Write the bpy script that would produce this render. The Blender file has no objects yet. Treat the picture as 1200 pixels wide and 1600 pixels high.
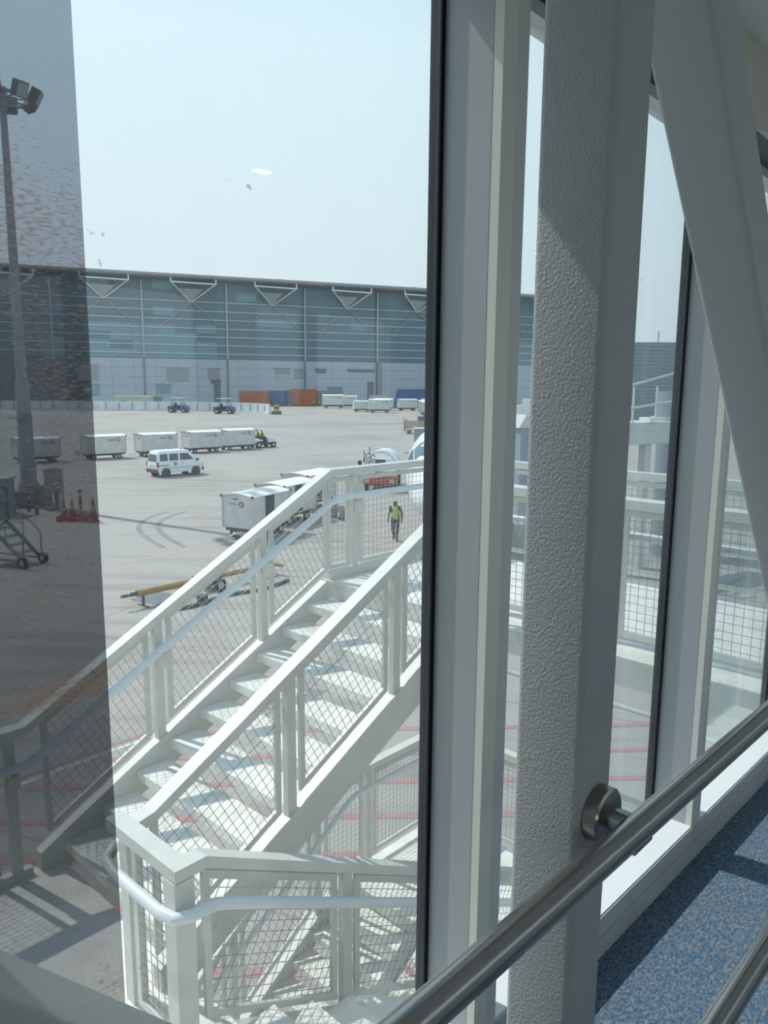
import bpy, math, random
from math import sin, cos, pi, radians as R, atan2, hypot, sqrt
from mathutils import Vector as V3, Matrix as MX
random.seed(7)
S = bpy.context.scene
COL = S.collection
# ------------------------------------------------------------------ camera
CAMZ = 6.5
cd = bpy.data.cameras.new('camera'); cam = bpy.data.objects.new('camera', cd); COL.objects.link(cam)
cd.sensor_fit = 'VERTICAL'; cd.sensor_height = 36.0; cd.lens = 36.0 * 1200 / 1600
cd.clip_start = 0.02; cd.clip_end = 3000
cam.matrix_world = MX.Translation((0, 0, CAMZ)) @ MX.Rotation(pi / 2 - R(9.46), 4, 'X') @ MX.Rotation(0.0076, 4, 'Z')
S.camera = cam
# ------------------------------------------------------------------ sky, sun, exposure
S.view_settings.view_transform = 'Standard'; S.view_settings.look = 'None'
S.view_settings.gamma = 1.0; S.view_settings.use_curve_mapping = False
S.view_settings.exposure = 0.0
W = bpy.data.worlds.new('hazy_sky'); S.world = W; W.use_nodes = True
wt = W.node_tree; wt.nodes.clear()
wo = wt.nodes.new('ShaderNodeOutputWorld'); wb = wt.nodes.new('ShaderNodeBackground')
tc = wt.nodes.new('ShaderNodeTexCoord'); sx = wt.nodes.new('ShaderNodeSeparateXYZ'); cr = wt.nodes.new('ShaderNodeValToRGB')
wt.links.new(tc.outputs['Generated'], sx.inputs[0]); wt.links.new(sx.outputs['Z'], cr.inputs[0])
wt.links.new(cr.outputs[0], wb.inputs[0]); wt.links.new(wb.outputs[0], wo.inputs[0])
el = cr.color_ramp.elements
el[0].position = 0.0; el[0].color = (0.74, 0.84, 0.90, 1)
el[1].position = 1.0; el[1].color = (0.34, 0.53, 0.80, 1)
for p, c in ((0.14, (0.80, 0.91, 0.97)), (0.38, (0.82, 1.0, 1.08)), (0.62, (0.60, 0.82, 1.0))):
    e = el.new(p); e.color = (*c, 1)
wb.inputs[1].default_value = 1.03
SUN_AZ, SUN_EL = -58.0, 52.0
sl = bpy.data.lights.new('sun', 'SUN'); so = bpy.data.objects.new('sun', sl); COL.objects.link(so)
sl.energy = 3.75; sl.angle = R(0.8); sl.color = (1.0, 0.955, 0.88)
sd = V3((sin(R(SUN_AZ)) * cos(R(SUN_EL)), cos(R(SUN_AZ)) * cos(R(SUN_EL)), sin(R(SUN_EL))))
so.rotation_euler = sd.to_track_quat('Z', 'Y').to_euler(); so.location = (-20, 10, 60)

# ------------------------------------------------------------------ materials
def mat(name, col, rough=0.6, metal=0.0, var=0.0, vs=3.0, bump=0.0, bs=60.0, spec=0.5, det=3.0, col2=None, bd=0.01):
    m = bpy.data.materials.new(name); m.use_nodes = True
    t = m.node_tree; b = t.nodes['Principled BSDF']
    b.inputs['Roughness'].default_value = rough; b.inputs['Metallic'].default_value = metal
    b.inputs['Specular IOR Level'].default_value = spec
    c = (*col, 1); b.inputs['Base Color'].default_value = c
    if var or bump:
        co = t.nodes.new('ShaderNodeTexCoord')
    if var:
        n = t.nodes.new('ShaderNodeTexNoise'); n.inputs['Scale'].default_value = vs; n.inputs['Detail'].default_value = det
        r = t.nodes.new('ShaderNodeValToRGB')
        r.color_ramp.elements[0].position = 0.3; r.color_ramp.elements[1].position = 0.7
        lo = col2 if col2 else tuple(max(0, x * (1 - var)) for x in col)
        r.color_ramp.elements[0].color = (*lo, 1); r.color_ramp.elements[1].color = c
        t.links.new(co.outputs['Object'], n.inputs['Vector']); t.links.new(n.outputs['Fac'], r.inputs[0])
        t.links.new(r.outputs[0], b.inputs['Base Color'])
    if bump:
        n2 = t.nodes.new('ShaderNodeTexNoise'); n2.inputs['Scale'].default_value = bs; n2.inputs['Detail'].default_value = 2.0
        bp = t.nodes.new('ShaderNodeBump'); bp.inputs['Strength'].default_value = bump; bp.inputs['Distance'].default_value = bd
        t.links.new(co.outputs['Object'], n2.inputs['Vector']); t.links.new(n2.outputs['Fac'], bp.inputs['Height'])
        t.links.new(bp.outputs[0], b.inputs['Normal'])
    return m

def glass_mat(name, tint, dust=0.03, gloss=1.0, specks=False, film=False):
    m = bpy.data.materials.new(name); m.use_nodes = True; t = m.node_tree; t.nodes.clear()
    o = t.nodes.new('ShaderNodeOutputMaterial'); tr = t.nodes.new('ShaderNodeBsdfTransparent'); tr.inputs[0].default_value = (*tint, 1)
    if not film:   # longer path through the pane at a slant: more of the glass's own green-grey
        lw = t.nodes.new('ShaderNodeLayerWeight'); lw.inputs[0].default_value = 0.5
        sq = t.nodes.new('ShaderNodeMath'); sq.operation = 'POWER'; sq.inputs[1].default_value = 2.0; t.links.new(lw.outputs['Facing'], sq.inputs[0])
        cm = t.nodes.new('ShaderNodeMixRGB'); cm.inputs[1].default_value = (*tint, 1); cm.inputs[2].default_value = (0.70, 0.79, 0.81, 1)
        t.links.new(sq.outputs[0], cm.inputs[0]); t.links.new(cm.outputs[0], tr.inputs[0])
    g = t.nodes.new('ShaderNodeBsdfGlossy'); g.inputs['Roughness'].default_value = 0.0; g.inputs[0].default_value = (0.9, 0.95, 0.95, 1)
    fr = t.nodes.new('ShaderNodeLayerWeight'); fr.inputs[0].default_value = 0.5
    pw = t.nodes.new('ShaderNodeMath'); pw.operation = 'POWER'; pw.inputs[1].default_value = 5.0; t.links.new(fr.outputs['Facing'], pw.inputs[0])
    mu = t.nodes.new('ShaderNodeMath'); mu.operation = 'MULTIPLY_ADD'; mu.inputs[1].default_value = 0.9 * gloss; mu.inputs[2].default_value = 0.035 * gloss
    t.links.new(pw.outputs[0], mu.inputs[0])
    m1 = t.nodes.new('ShaderNodeMixShader'); t.links.new(mu.outputs[0], m1.inputs[0]); t.links.new(tr.outputs[0], m1.inputs[1]); t.links.new(g.outputs[0], m1.inputs[2])
    d = t.nodes.new('ShaderNodeBsdfTranslucent'); d.inputs[0].default_value = (0.80, 0.86, 0.88, 1)
    co = t.nodes.new('ShaderNodeTexCoord')
    n = t.nodes.new('ShaderNodeTexNoise'); n.inputs['Scale'].default_value = 2.2; n.inputs['Detail'].default_value = 5
    t.links.new(co.outputs['Object'], n.inputs['Vector'])
    k = t.nodes.new('ShaderNodeMath'); k.operation = 'MULTIPLY'; k.inputs[1].default_value = dust * 2
    t.links.new(n.outputs['Fac'], k.inputs[0])
    m2 = t.nodes.new('ShaderNodeMixShader'); t.links.new(k.outputs[0], m2.inputs[0]); t.links.new(m1.outputs[0], m2.inputs[1]); t.links.new(d.outputs[0], m2.inputs[2])
    last = m2
    if film:   # film tint graded by height, darkest a little below its middle
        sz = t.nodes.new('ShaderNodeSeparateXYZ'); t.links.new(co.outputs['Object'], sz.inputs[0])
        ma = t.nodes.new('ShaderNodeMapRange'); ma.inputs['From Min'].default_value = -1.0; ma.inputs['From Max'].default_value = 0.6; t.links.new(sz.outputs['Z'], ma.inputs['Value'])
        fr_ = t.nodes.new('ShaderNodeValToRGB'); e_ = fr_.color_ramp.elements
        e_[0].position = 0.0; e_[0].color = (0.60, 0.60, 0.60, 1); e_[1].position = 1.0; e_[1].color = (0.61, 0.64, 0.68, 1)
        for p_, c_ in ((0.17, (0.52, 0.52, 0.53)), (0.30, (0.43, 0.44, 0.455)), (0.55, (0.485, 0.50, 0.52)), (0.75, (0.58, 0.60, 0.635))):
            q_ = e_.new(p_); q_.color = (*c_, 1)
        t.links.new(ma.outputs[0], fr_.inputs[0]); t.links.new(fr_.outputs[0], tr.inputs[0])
    if film or specks:
        mp = t.nodes.new('ShaderNodeMapping'); mp.inputs['Scale'].default_value = (60, 60, 250) if film else (30, 30, 30)
        t.links.new(co.outputs['Object'], mp.inputs[0])
        n3 = t.nodes.new('ShaderNodeTexNoise'); n3.inputs['Scale'].default_value = 1.6; n3.inputs['Detail'].default_value = 3
        t.links.new(mp.outputs[0], n3.inputs['Vector'])
        n4 = t.nodes.new('ShaderNodeTexNoise'); n4.inputs['Scale'].default_value = 3.0
        t.links.new(co.outputs['Object'], n4.inputs['Vector'])
        ad = t.nodes.new('ShaderNodeMath'); ad.operation = 'MULTIPLY'
        t.links.new(n3.outputs['Fac'], ad.inputs[0]); t.links.new(n4.outputs['Fac'], ad.inputs[1])
        rp = t.nodes.new('ShaderNodeValToRGB'); th = 0.365 if film else 0.46
        rp.color_ramp.elements[0].position = th; rp.color_ramp.elements[1].position = th + 0.05
        rp.color_ramp.elements[0].color = (0, 0, 0, 1); rp.color_ramp.elements[1].color = ((0.45,) * 3 if film else (0.55,) * 3) + (1,)
        src = ad.outputs[0]
        if film:
            sp_ = t.nodes.new('ShaderNodeSeparateXYZ'); t.links.new(co.outputs['Object'], sp_.inputs[0])
            zz = t.nodes.new('ShaderNodeMath'); zz.operation = 'ADD'; zz.inputs[1].default_value = 0.425; t.links.new(sp_.outputs['Z'], zz.inputs[0])
            ab = t.nodes.new('ShaderNodeMath'); ab.operation = 'ABSOLUTE'; t.links.new(zz.outputs[0], ab.inputs[0])
            mr = t.nodes.new('ShaderNodeMapRange'); mr.inputs['From Min'].default_value = 0.0; mr.inputs['From Max'].default_value = 0.05; mr.inputs['To Min'].default_value = 0.16; mr.inputs['To Max'].default_value = 0.0
            t.links.new(ab.outputs[0], mr.inputs['Value'])
            a2 = t.nodes.new('ShaderNodeMath'); a2.operation = 'ADD'; t.links.new(ad.outputs[0], a2.inputs[0]); t.links.new(mr.outputs[0], a2.inputs[1]); src = a2.outputs[0]
        t.links.new(src, rp.inputs[0])
        db = t.nodes.new('ShaderNodeBsdfTranslucent'); db.inputs[0].default_value = (0.30, 0.19, 0.14, 1) if film else (0.12, 0.12, 0.12, 1)
        m3 = t.nodes.new('ShaderNodeMixShader'); t.links.new(rp.outputs[0], m3.inputs[0]); t.links.new(m2.outputs[0], m3.inputs[1]); t.links.new(db.outputs[0], m3.inputs[2])
        last = m3
    t.links.new(last.outputs[0], o.inputs[0]); return m

def emit(name, col, s):
    m = bpy.data.materials.new(name); m.use_nodes = True; t = m.node_tree; t.nodes.clear()
    o = t.nodes.new('ShaderNodeOutputMaterial'); e = t.nodes.new('ShaderNodeEmission'); e.inputs[0].default_value = (*col, 1); e.inputs[1].default_value = s
    t.links.new(e.outputs[0], o.inputs[0]); return m

def ground_mat():
    m = mat('concrete_apron', (0.40, 0.385, 0.36), 0.9); t = m.node_tree; b = t.nodes['Principled BSDF']
    co = t.nodes.new('ShaderNodeTexCoord')
    n1 = t.nodes.new('ShaderNodeTexNoise'); n1.inputs['Scale'].default_value = 0.09; n1.inputs['Detail'].default_value = 6
    n2 = t.nodes.new('ShaderNodeTexNoise'); n2.inputs['Scale'].default_value = 1.3; n2.inputs['Detail'].default_value = 5
    mp = t.nodes.new('ShaderNodeMapping'); mp.inputs['Rotation'].default_value = (0, 0, R(24)); mp.inputs['Scale'].default_value = (0.12, 1.2, 1)
    t.links.new(co.outputs['Object'], mp.inputs[0]); t.links.new(mp.outputs[0], n2.inputs['Vector']); t.links.new(co.outputs['Object'], n1.inputs['Vector'])
    mx = t.nodes.new('ShaderNodeMath'); mx.operation = 'ADD'; t.links.new(n1.outputs['Fac'], mx.inputs[0]); t.links.new(n2.outputs['Fac'], mx.inputs[1])
    r = t.nodes.new('ShaderNodeValToRGB'); r.color_ramp.elements[0].position = 0.78 ; r.color_ramp.elements[1].position = 1.25
    r.color_ramp.elements[0].color = (0.275, 0.255, 0.23, 1); r.color_ramp.elements[1].color = (0.36, 0.335, 0.305, 1)
    hf = t.nodes.new('ShaderNodeMath'); hf.operation = 'MULTIPLY'; hf.inputs[1].default_value = 1.0
    t.links.new(mx.outputs[0], hf.inputs[0]); t.links.new(hf.outputs[0], r.inputs[0])
    br = t.nodes.new('ShaderNodeTexBrick'); br.offset = 0.0; br.inputs['Scale'].default_value = 1.0
    br.inputs['Brick Width'].default_value = 7.5; br.inputs['Row Height'].default_value = 7.5; br.inputs['Mortar Size'].default_value = 0.03
    br.inputs['Color1'].default_value = (1, 1, 1, 1); br.inputs['Color2'].default_value = (0.95, 0.95, 0.95, 1); br.inputs['Mortar'].default_value = (0.72, 0.72, 0.72, 1)
    m2 = t.nodes.new('ShaderNodeMapping'); m2.inputs['Rotation'].default_value = (0, 0, R(22)); t.links.new(co.outputs['Object'], m2.inputs[0]); t.links.new(m2.outputs[0], br.inputs['Vector'])
    mm = t.nodes.new('ShaderNodeMixRGB'); mm.blend_type = 'MULTIPLY'; mm.inputs[0].default_value = 1
    t.links.new(r.outputs[0], mm.inputs[1]); t.links.new(br.outputs[0], mm.inputs[2]); t.links.new(mm.outputs[0], b.inputs['Base Color'])
    return m

def carpet_mat():
    m = mat('blue_carpet', (0.1, 0.2, 0.35), 0.95, spec=0.1); t = m.node_tree; b = t.nodes['Principled BSDF']
    co = t.nodes.new('ShaderNodeTexCoord'); mp = t.nodes.new('ShaderNodeMapping'); mp.inputs['Scale'].default_value = (1, 1.9, 1); mp.inputs['Rotation'].default_value = (0, 0, R(35))
    n = t.nodes.new('ShaderNodeTexNoise'); n.inputs['Scale'].default_value = 78; n.inputs['Detail'].default_value = 4; n.inputs['Roughness'].default_value = 0.66; n.inputs['Distortion'].default_value = 0.6
    t.links.new(co.outputs['Object'], mp.inputs[0]); t.links.new(mp.outputs[0], n.inputs['Vector'])
    r = t.nodes.new('ShaderNodeValToRGB'); e = r.color_ramp.elements
    e[0].position = 0.40; e[0].color = (0.055, 0.12, 0.215, 1); e[1].position = 0.68; e[1].color = (0.31, 0.285, 0.25, 1)
    k = e.new(0.50); k.color = (0.10, 0.17, 0.26, 1); k2 = e.new(0.55); k2.color = (0.20, 0.215, 0.225, 1)
    t.links.new(n.outputs['Fac'], r.inputs[0]); t.links.new(r.outputs[0], b.inputs['Base Color'])
    bp = t.nodes.new('ShaderNodeBump'); bp.inputs['Strength'].default_value = 0.6; bp.inputs['Distance'].default_value = 0.004
    t.links.new(n.outputs['Fac'], bp.inputs['Height']); t.links.new(bp.outputs[0], b.inputs['Normal'])
    return m

def checker_mat():
    # raised chequer plate in cream paint
    m = mat('cream_chequer_plate', (0.70, 0.685, 0.63), 0.55); t = m.node_tree; b = t.nodes['Principled BSDF']
    co = t.nodes.new('ShaderNodeTexCoord'); w1 = t.nodes.new('ShaderNodeTexVoronoi'); w1.inputs['Scale'].default_value = 34
    mp = t.nodes.new('ShaderNodeMapping'); mp.inputs['Rotation'].default_value = (0, 0, R(45)); mp.inputs['Scale'].default_value = (1, 2.2, 1)
    t.links.new(co.outputs['Object'], mp.inputs[0]); t.links.new(mp.outputs[0], w1.inputs['Vector'])
    bp = t.nodes.new('ShaderNodeBump'); bp.inputs['Strength'].default_value = 0.7; bp.inputs['Distance'].default_value = 0.006; bp.invert = True
    t.links.new(w1.outputs['Distance'], bp.inputs['Height']); t.links.new(bp.outputs[0], b.inputs['Normal'])
    n = t.nodes.new('ShaderNodeTexNoise'); n.inputs['Scale'].default_value = 5; n.inputs['Detail'].default_value = 5; t.links.new(co.outputs['Object'], n.inputs['Vector'])
    r = t.nodes.new('ShaderNodeValToRGB'); r.color_ramp.elements[0].position = 0.35; r.color_ramp.elements[1].position = 0.6
    r.color_ramp.elements[0].color = (0.70, 0.68, 0.61, 1); r.color_ramp.elements[1].color = (0.83, 0.81, 0.75, 1)
    t.links.new(n.outputs['Fac'], r.inputs[0]); t.links.new(r.outputs[0], b.inputs['Base Color'])
    return m

M = dict(
    ground=ground_mat(), carpet=carpet_mat(), plate=checker_mat(),
    rail=mat('white_stair_paint', (0.63, 0.63, 0.58), 0.45, var=0.10, vs=7),
    tube=mat('pale_blue_white_paint', (0.68, 0.72, 0.73), 0.4, var=0.06, vs=9),
    wire=mat('galvanised_wire', (0.36, 0.35, 0.33), 0.6, 0.2),
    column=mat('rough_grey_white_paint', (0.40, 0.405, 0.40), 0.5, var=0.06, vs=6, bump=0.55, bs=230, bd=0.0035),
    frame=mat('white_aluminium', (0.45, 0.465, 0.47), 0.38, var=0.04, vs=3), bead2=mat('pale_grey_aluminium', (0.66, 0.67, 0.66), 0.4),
    bead=mat('cream_aluminium', (0.78, 0.765, 0.68), 0.4),
    gasket=mat('black_rubber', (0.008, 0.010, 0.016), 0.7, spec=0.2),
    sill=mat('white_sill_paint', (0.80, 0.82, 0.83), 0.4),
    curb=mat('grey_aluminium_trim', (0.66, 0.66, 0.65), 0.45, var=0.15, vs=8),
    steel=mat('brushed_steel', (0.36, 0.35, 0.34), 0.24, 1.0, var=0.08, vs=20),
    darksteel=mat('dark_brushed_steel', (0.30, 0.28, 0.26), 0.3, 1.0),
    ceiling=mat('ceiling_panel_paint', (0.80, 0.82, 0.79), 0.6),
    fascia=mat('beige_header_paint', (0.60, 0.58, 0.50), 0.6),
    darkgrey=mat('dark_grey_paint', (0.07, 0.08, 0.09), 0.5),
    wallin=mat('interior_wall_paint', (0.72, 0.73, 0.72), 0.6),
    brace=mat('grey_smooth_paint', (0.44, 0.45, 0.445), 0.5, bump=0.35, bs=200, bd=0.003),
    glass=glass_mat('dusty_window_glass', (0.955, 0.975, 0.978), 0.014, specks=True),
    film=glass_mat('dirty_tinted_film', (0.545, 0.56, 0.59), 0.010, gloss=0.6, film=True),
    lamp=emit('ceiling_lamp_light', (1, 0.93, 0.8), 9),
    white=mat('white_vehicle_paint', (0.78, 0.80, 0.81), 0.3, var=0.05, vs=2),
    cartside=mat('dull_white_cart_panel', (0.62, 0.63, 0.61), 0.5, var=0.18, vs=1.6, det=6),
    cartroof=mat('chalky_white_cart_roof', (0.80, 0.79, 0.75), 0.6, var=0.10, vs=1.5),
    curtain=mat('dark_grey_curtain', (0.10, 0.115, 0.125), 0.8, var=0.4, vs=9),
    rust=mat('rusty_brown_metal', (0.28, 0.19, 0.12), 0.8, var=0.4, vs=9),
    black=mat('black_rubber_tyre', (0.025, 0.025, 0.028), 0.8),
    chassis=mat('dark_chassis_metal', (0.07, 0.075, 0.08), 0.6),
    hub=mat('grey_wheel_hub', (0.45, 0.45, 0.46), 0.5),
    maroon=mat('maroon_logo_print', (0.20, 0.03, 0.05), 0.5),
    carglass=mat('dark_vehicle_glass', (0.05, 0.075, 0.09), 0.06, spec=0.8),
    redpaint=mat('red_paint', (0.45, 0.06, 0.06), 0.5),
    fadedred=mat('faded_red_road_paint', (0.44, 0.24, 0.235), 0.9, var=0.2, vs=2),
    roadwhite=mat('worn_white_road_paint', (0.60, 0.58, 0.55), 0.9, var=0.25, vs=1.5),
    roadpink=mat('worn_pink_road_paint', (0.50, 0.36, 0.34), 0.9, var=0.2, vs=1.5),
    tyremark=mat('dark_tyre_rubber_stain', (0.27, 0.26, 0.25), 0.95, var=0.25, vs=1),
    plategrey=mat('blue_grey_steel_cover', (0.16, 0.18, 0.20), 0.7, var=0.2, vs=3),
    ochre=mat('ochre_towbar_paint', (0.42, 0.25, 0.09), 0.6, var=0.3, vs=6),
    orange=mat('orange_container_paint', (0.42, 0.13, 0.05), 0.6, var=0.15, vs=0.5),
    blue=mat('blue_container_paint', (0.06, 0.13, 0.30), 0.6, var=0.15, vs=0.5),
    greygreen=mat('grey_green_container_paint', (0.20, 0.26, 0.26), 0.7, var=0.15, vs=0.5),
    beige=mat('beige_cabin_paint', (0.42, 0.41, 0.37), 0.7, var=0.1, vs=0.6),
    hoard=mat('white_hoarding_paint', (0.66, 0.70, 0.71), 0.7, var=0.2, vs=0.5),
    yellow=mat('yellow_paint', (0.55, 0.38, 0.06), 0.6),
    bluetug=mat('blue_tug_paint', (0.05, 0.10, 0.25), 0.5),
    cone=mat('faded_orange_red_cone', (0.45, 0.11, 0.07), 0.7, var=0.15, vs=4),
    cabinet=mat('grey_cabinet_paint', (0.30, 0.34, 0.35), 0.6, var=0.1, vs=2),
    concrete=mat('stained_concrete_block', (0.30, 0.29, 0.25), 0.9, var=0.3, vs=3),
    mast=mat('galvanised_mast', (0.33, 0.35, 0.37), 0.6, 0.2, var=0.15, vs=1.5),
    lamphead=mat('brown_grey_lamp_housing', (0.22, 0.19, 0.17), 0.6, var=0.4, vs=6),
    stepmetal=mat('weathered_step_metal', (0.27, 0.28, 0.28), 0.6, var=0.2, vs=5),
    skin=mat('brown_skin', (0.12, 0.065, 0.045), 0.6), hair=mat('black_hair', (0.012, 0.011, 0.011), 0.7),
    navy=mat('navy_workwear', (0.05, 0.065, 0.10), 0.85), vest=mat('lime_safety_vest', (0.42, 0.58, 0.12), 0.7),
    reflect=mat('silver_reflective_tape', (0.72, 0.74, 0.70), 0.4), cap=mat('white_cap_fabric', (0.75, 0.75, 0.72), 0.8),
    tglass=mat('blue_green_curtain_glass', (0.10, 0.205, 0.26), 0.25, var=0.35, vs=0.06, spec=0.6),
    tglass2=mat('paler_curtain_glass', (0.16, 0.31, 0.36), 0.25, var=0.2, vs=0.06, spec=0.6),
    tbar=mat('white_facade_bar', (0.66, 0.72, 0.74), 0.5),
    tclad=mat('grey_cladding_panel', (0.42, 0.46, 0.51), 0.6, var=0.06, vs=0.3),
    troof=mat('grey_roof_metal', (0.34, 0.36, 0.36), 0.6), tsoffit=mat('grey_soffit', (0.30, 0.32, 0.33), 0.7),
    tdark=mat('dark_recess', (0.14, 0.16, 0.18), 0.7), tpanel=mat('shutter_grey', (0.27, 0.30, 0.32), 0.6),
    plane=mat('white_aircraft_paint', (0.80, 0.81, 0.82), 0.25), planewin=mat('cockpit_glass', (0.10, 0.17, 0.21), 0.08),
    wood=mat('pale_pallet_wood', (0.48, 0.42, 0.31), 0.8, var=0.2, vs=4),
    farwall=mat('ribbed_grey_wall', (0.24, 0.29, 0.31), 0.6), bridgegrey=mat('bridge_blue_grey', (0.25, 0.30, 0.34), 0.6),
    offwhite=mat('off_white_steel', (0.55, 0.58, 0.57), 0.5, var=0.1, vs=2),
    bag=mat('dark_green_tarpaulin', (0.06, 0.09, 0.08), 0.8),
)

# ------------------------------------------------------------------ mesh builder
class MB:
    def __init__(s): s.v = []; s.f = []; s.m = []
    def add(s, vs, fs, mi=0):
        k = len(s.v); s.v += [tuple(x) for x in vs]; s.f += [tuple(i + k for i in f) for f in fs]; s.m += [mi] * len(fs); return s
    def box(s, x0, x1, y0, y1, z0, z1, sh=0.0, mi=0):
        # sh: floor slope, z falls by sh per unit of x
        vs = [(x, y, z - sh * x) for z in (z0, z1) for (x, y) in ((x0, y0), (x1, y0), (x1, y1), (x0, y1))]
        return s.add(vs, [(3, 2, 1, 0), (4, 5, 6, 7), (0, 1, 5, 4), (1, 2, 6, 5), (2, 3, 7, 6), (3, 0, 4, 7)], mi)
    def obox(s, c, ax, hx, hy, hz, mi=0):
        # oriented box: ax = (x axis, y axis, z axis)
        c = V3(c); vs = [c + ax[0] * (hx * a) + ax[1] * (hy * b) + ax[2] * (hz * d) for d in (-1, 1) for (a, b) in ((-1, -1), (1, -1), (1, 1), (-1, 1))]
        return s.add(vs, [(3, 2, 1, 0), (4, 5, 6, 7), (0, 1, 5, 4), (1, 2, 6, 5), (2, 3, 7, 6), (3, 0, 4, 7)], mi)
    def bar(s, p, q, w, h, up=(0, 0, 1), mi=0):
        p = V3(p); q = V3(q); d = q - p; L = d.length
        if L < 1e-6: return s
        d = d / L; up = V3(up); sd_ = d.cross(up)
        if sd_.length < 1e-4: sd_ = d.cross(V3((1, 0, 0)))
        sd_.normalize(); u2 = sd_.cross(d)
        return s.obox((p + q) / 2, (d, sd_, u2), L / 2, w / 2, h / 2, mi)
    def vbar(s, p, q, w, h):
        # sloped bar with plumb end cuts: side axis horizontal, section height measured vertically downwards from p,q
        p = V3(p); q = V3(q); d = q - p; sd_ = V3((d.y, -d.x, 0)).normalized() * (w / 2); dn = V3((0, 0, -h))
        vs = [p - sd_ + dn, q - sd_ + dn, q + sd_ + dn, p + sd_ + dn, p - sd_, q - sd_, q + sd_, p + sd_]
        return s.add(vs, [(3, 2, 1, 0), (4, 5, 6, 7), (0, 1, 5, 4), (1, 2, 6, 5), (2, 3, 7, 6), (3, 0, 4, 7)])
    def cyl(s, p, q, r0, r1=None, n=12, mi=0, cap=True):
        r1 = r0 if r1 is None else r1; p = V3(p); q = V3(q); d = (q - p).normalized()
        a = d.cross(V3((0, 0, 1)))
        if a.length < 1e-3: a = V3((1, 0, 0))
        a.normalize(); b = d.cross(a)
        vs = []
        for c, r in ((p, r0), (q, r1)):
            vs += [c + a * (r * cos(2 * pi * i / n)) + b * (r * sin(2 * pi * i / n)) for i in range(n)]
        fs = [(i, (i + 1) % n, n + (i + 1) % n, n + i) for i in range(n)]
        if cap: fs += [tuple(range(n))[::-1], tuple(range(n, 2 * n))]
        return s.add(vs, fs, mi)
    def tube(s, pts, r, n=10, mi=0):
        pts = [V3(p) for p in pts]; rs = r if isinstance(r, (list, tuple)) else [r] * len(pts)
        vs = []; fs = []; prev = None
        for i, p in enumerate(pts):
            if i == 0: d = pts[1] - p
            elif i == len(pts) - 1: d = p - pts[-2]
            else: d = (pts[i + 1] - p).normalized() + (p - pts[i - 1]).normalized()
            d.normalize()
            if prev is None:
                a = d.cross(V3((0, 0, 1)))
                if a.length < 1e-3: a = V3((1, 0, 0))
            else: a = prev - d * prev.dot(d)
            a.normalize(); prev = a; b = d.cross(a)
            vs += [p + a * (rs[i] * cos(2 * pi * k / n)) + b * (rs[i] * sin(2 * pi * k / n)) for k in range(n)]
        for i in range(len(pts) - 1):
            for k in range(n):
                fs.append((i * n + k, i * n + (k + 1) % n, (i + 1) * n + (k + 1) % n, (i + 1) * n + k))
        fs += [tuple(range(n))[::-1], tuple(range((len(pts) - 1) * n, len(pts) * n))]
        return s.add(vs, fs, mi)
    def prism(s, poly, a, b, axis='y', mi=0):
        # poly: 2-D outline; extruded along an axis from a to b
        f = {'y': lambda u, w, t: (u, t, w), 'x': lambda u, w, t: (t, u, w), 'z': lambda u, w, t: (u, w, t)}[axis]
        n = len(poly); vs = [f(u, w, a) for u, w in poly] + [f(u, w, b) for u, w in poly]
        fs = [(i, (i + 1) % n, n + (i + 1) % n, n + i) for i in range(n)] + [tuple(range(n))[::-1], tuple(range(n, 2 * n))]
        return s.add(vs, fs, mi)
    def loft(s, rings, mi=0, cap=True):
        n = len(rings[0]); vs = [p for r in rings for p in r]; fs = []
        for i in range(len(rings) - 1):
            for k in range(n): fs.append((i * n + k, i * n + (k + 1) % n, (i + 1) * n + (k + 1) % n, (i + 1) * n + k))
        if cap: fs += [tuple(range(n))[::-1], tuple(range((len(rings) - 1) * n, len(rings) * n))]
        return s.add(vs, fs, mi)
    def slab4(s, q, th, mi=0):
        # thick quad, q: 4 corners, thickness along its normal
        q = [V3(p) for p in q]; nn = (q[1] - q[0]).cross(q[2] - q[0]).normalized() * th
        vs = q + [p + nn for p in q]
        return s.add(vs, [(3, 2, 1, 0), (4, 5, 6, 7), (0, 1, 5, 4), (1, 2, 6, 5), (2, 3, 7, 6), (3, 0, 4, 7)], mi)
    def mesh(s, name, mats, off=(0, 0, 0)):
        me = bpy.data.meshes.new(name)
        o = V3(off); me.from_pydata([tuple(V3(v) - o) for v in s.v], [], s.f)
        for m in (mats if isinstance(mats, (list, tuple)) else [mats]): me.materials.append(m)
        if any(s.m): me.polygons.foreach_set('material_index', s.m)
        me.validate(); me.update()
        import bmesh as _b
        bm = _b.new(); bm.from_mesh(me); _b.ops.recalc_face_normals(bm, faces=bm.faces); bm.to_mesh(me); bm.free()
        me.polygons.foreach_set('use_smooth', [True] * len(me.polygons)); me.set_sharp_from_angle(angle=R(36))
        return me
    def build(s, name, m, parent=None, off=(0, 0, 0), label=None):
        o = bpy.data.objects.new(name, s.mesh(name, m, off)); COL.objects.link(o)
        if parent is not None: o.parent = parent
        if label: o['label'] = label
        return o

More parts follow.
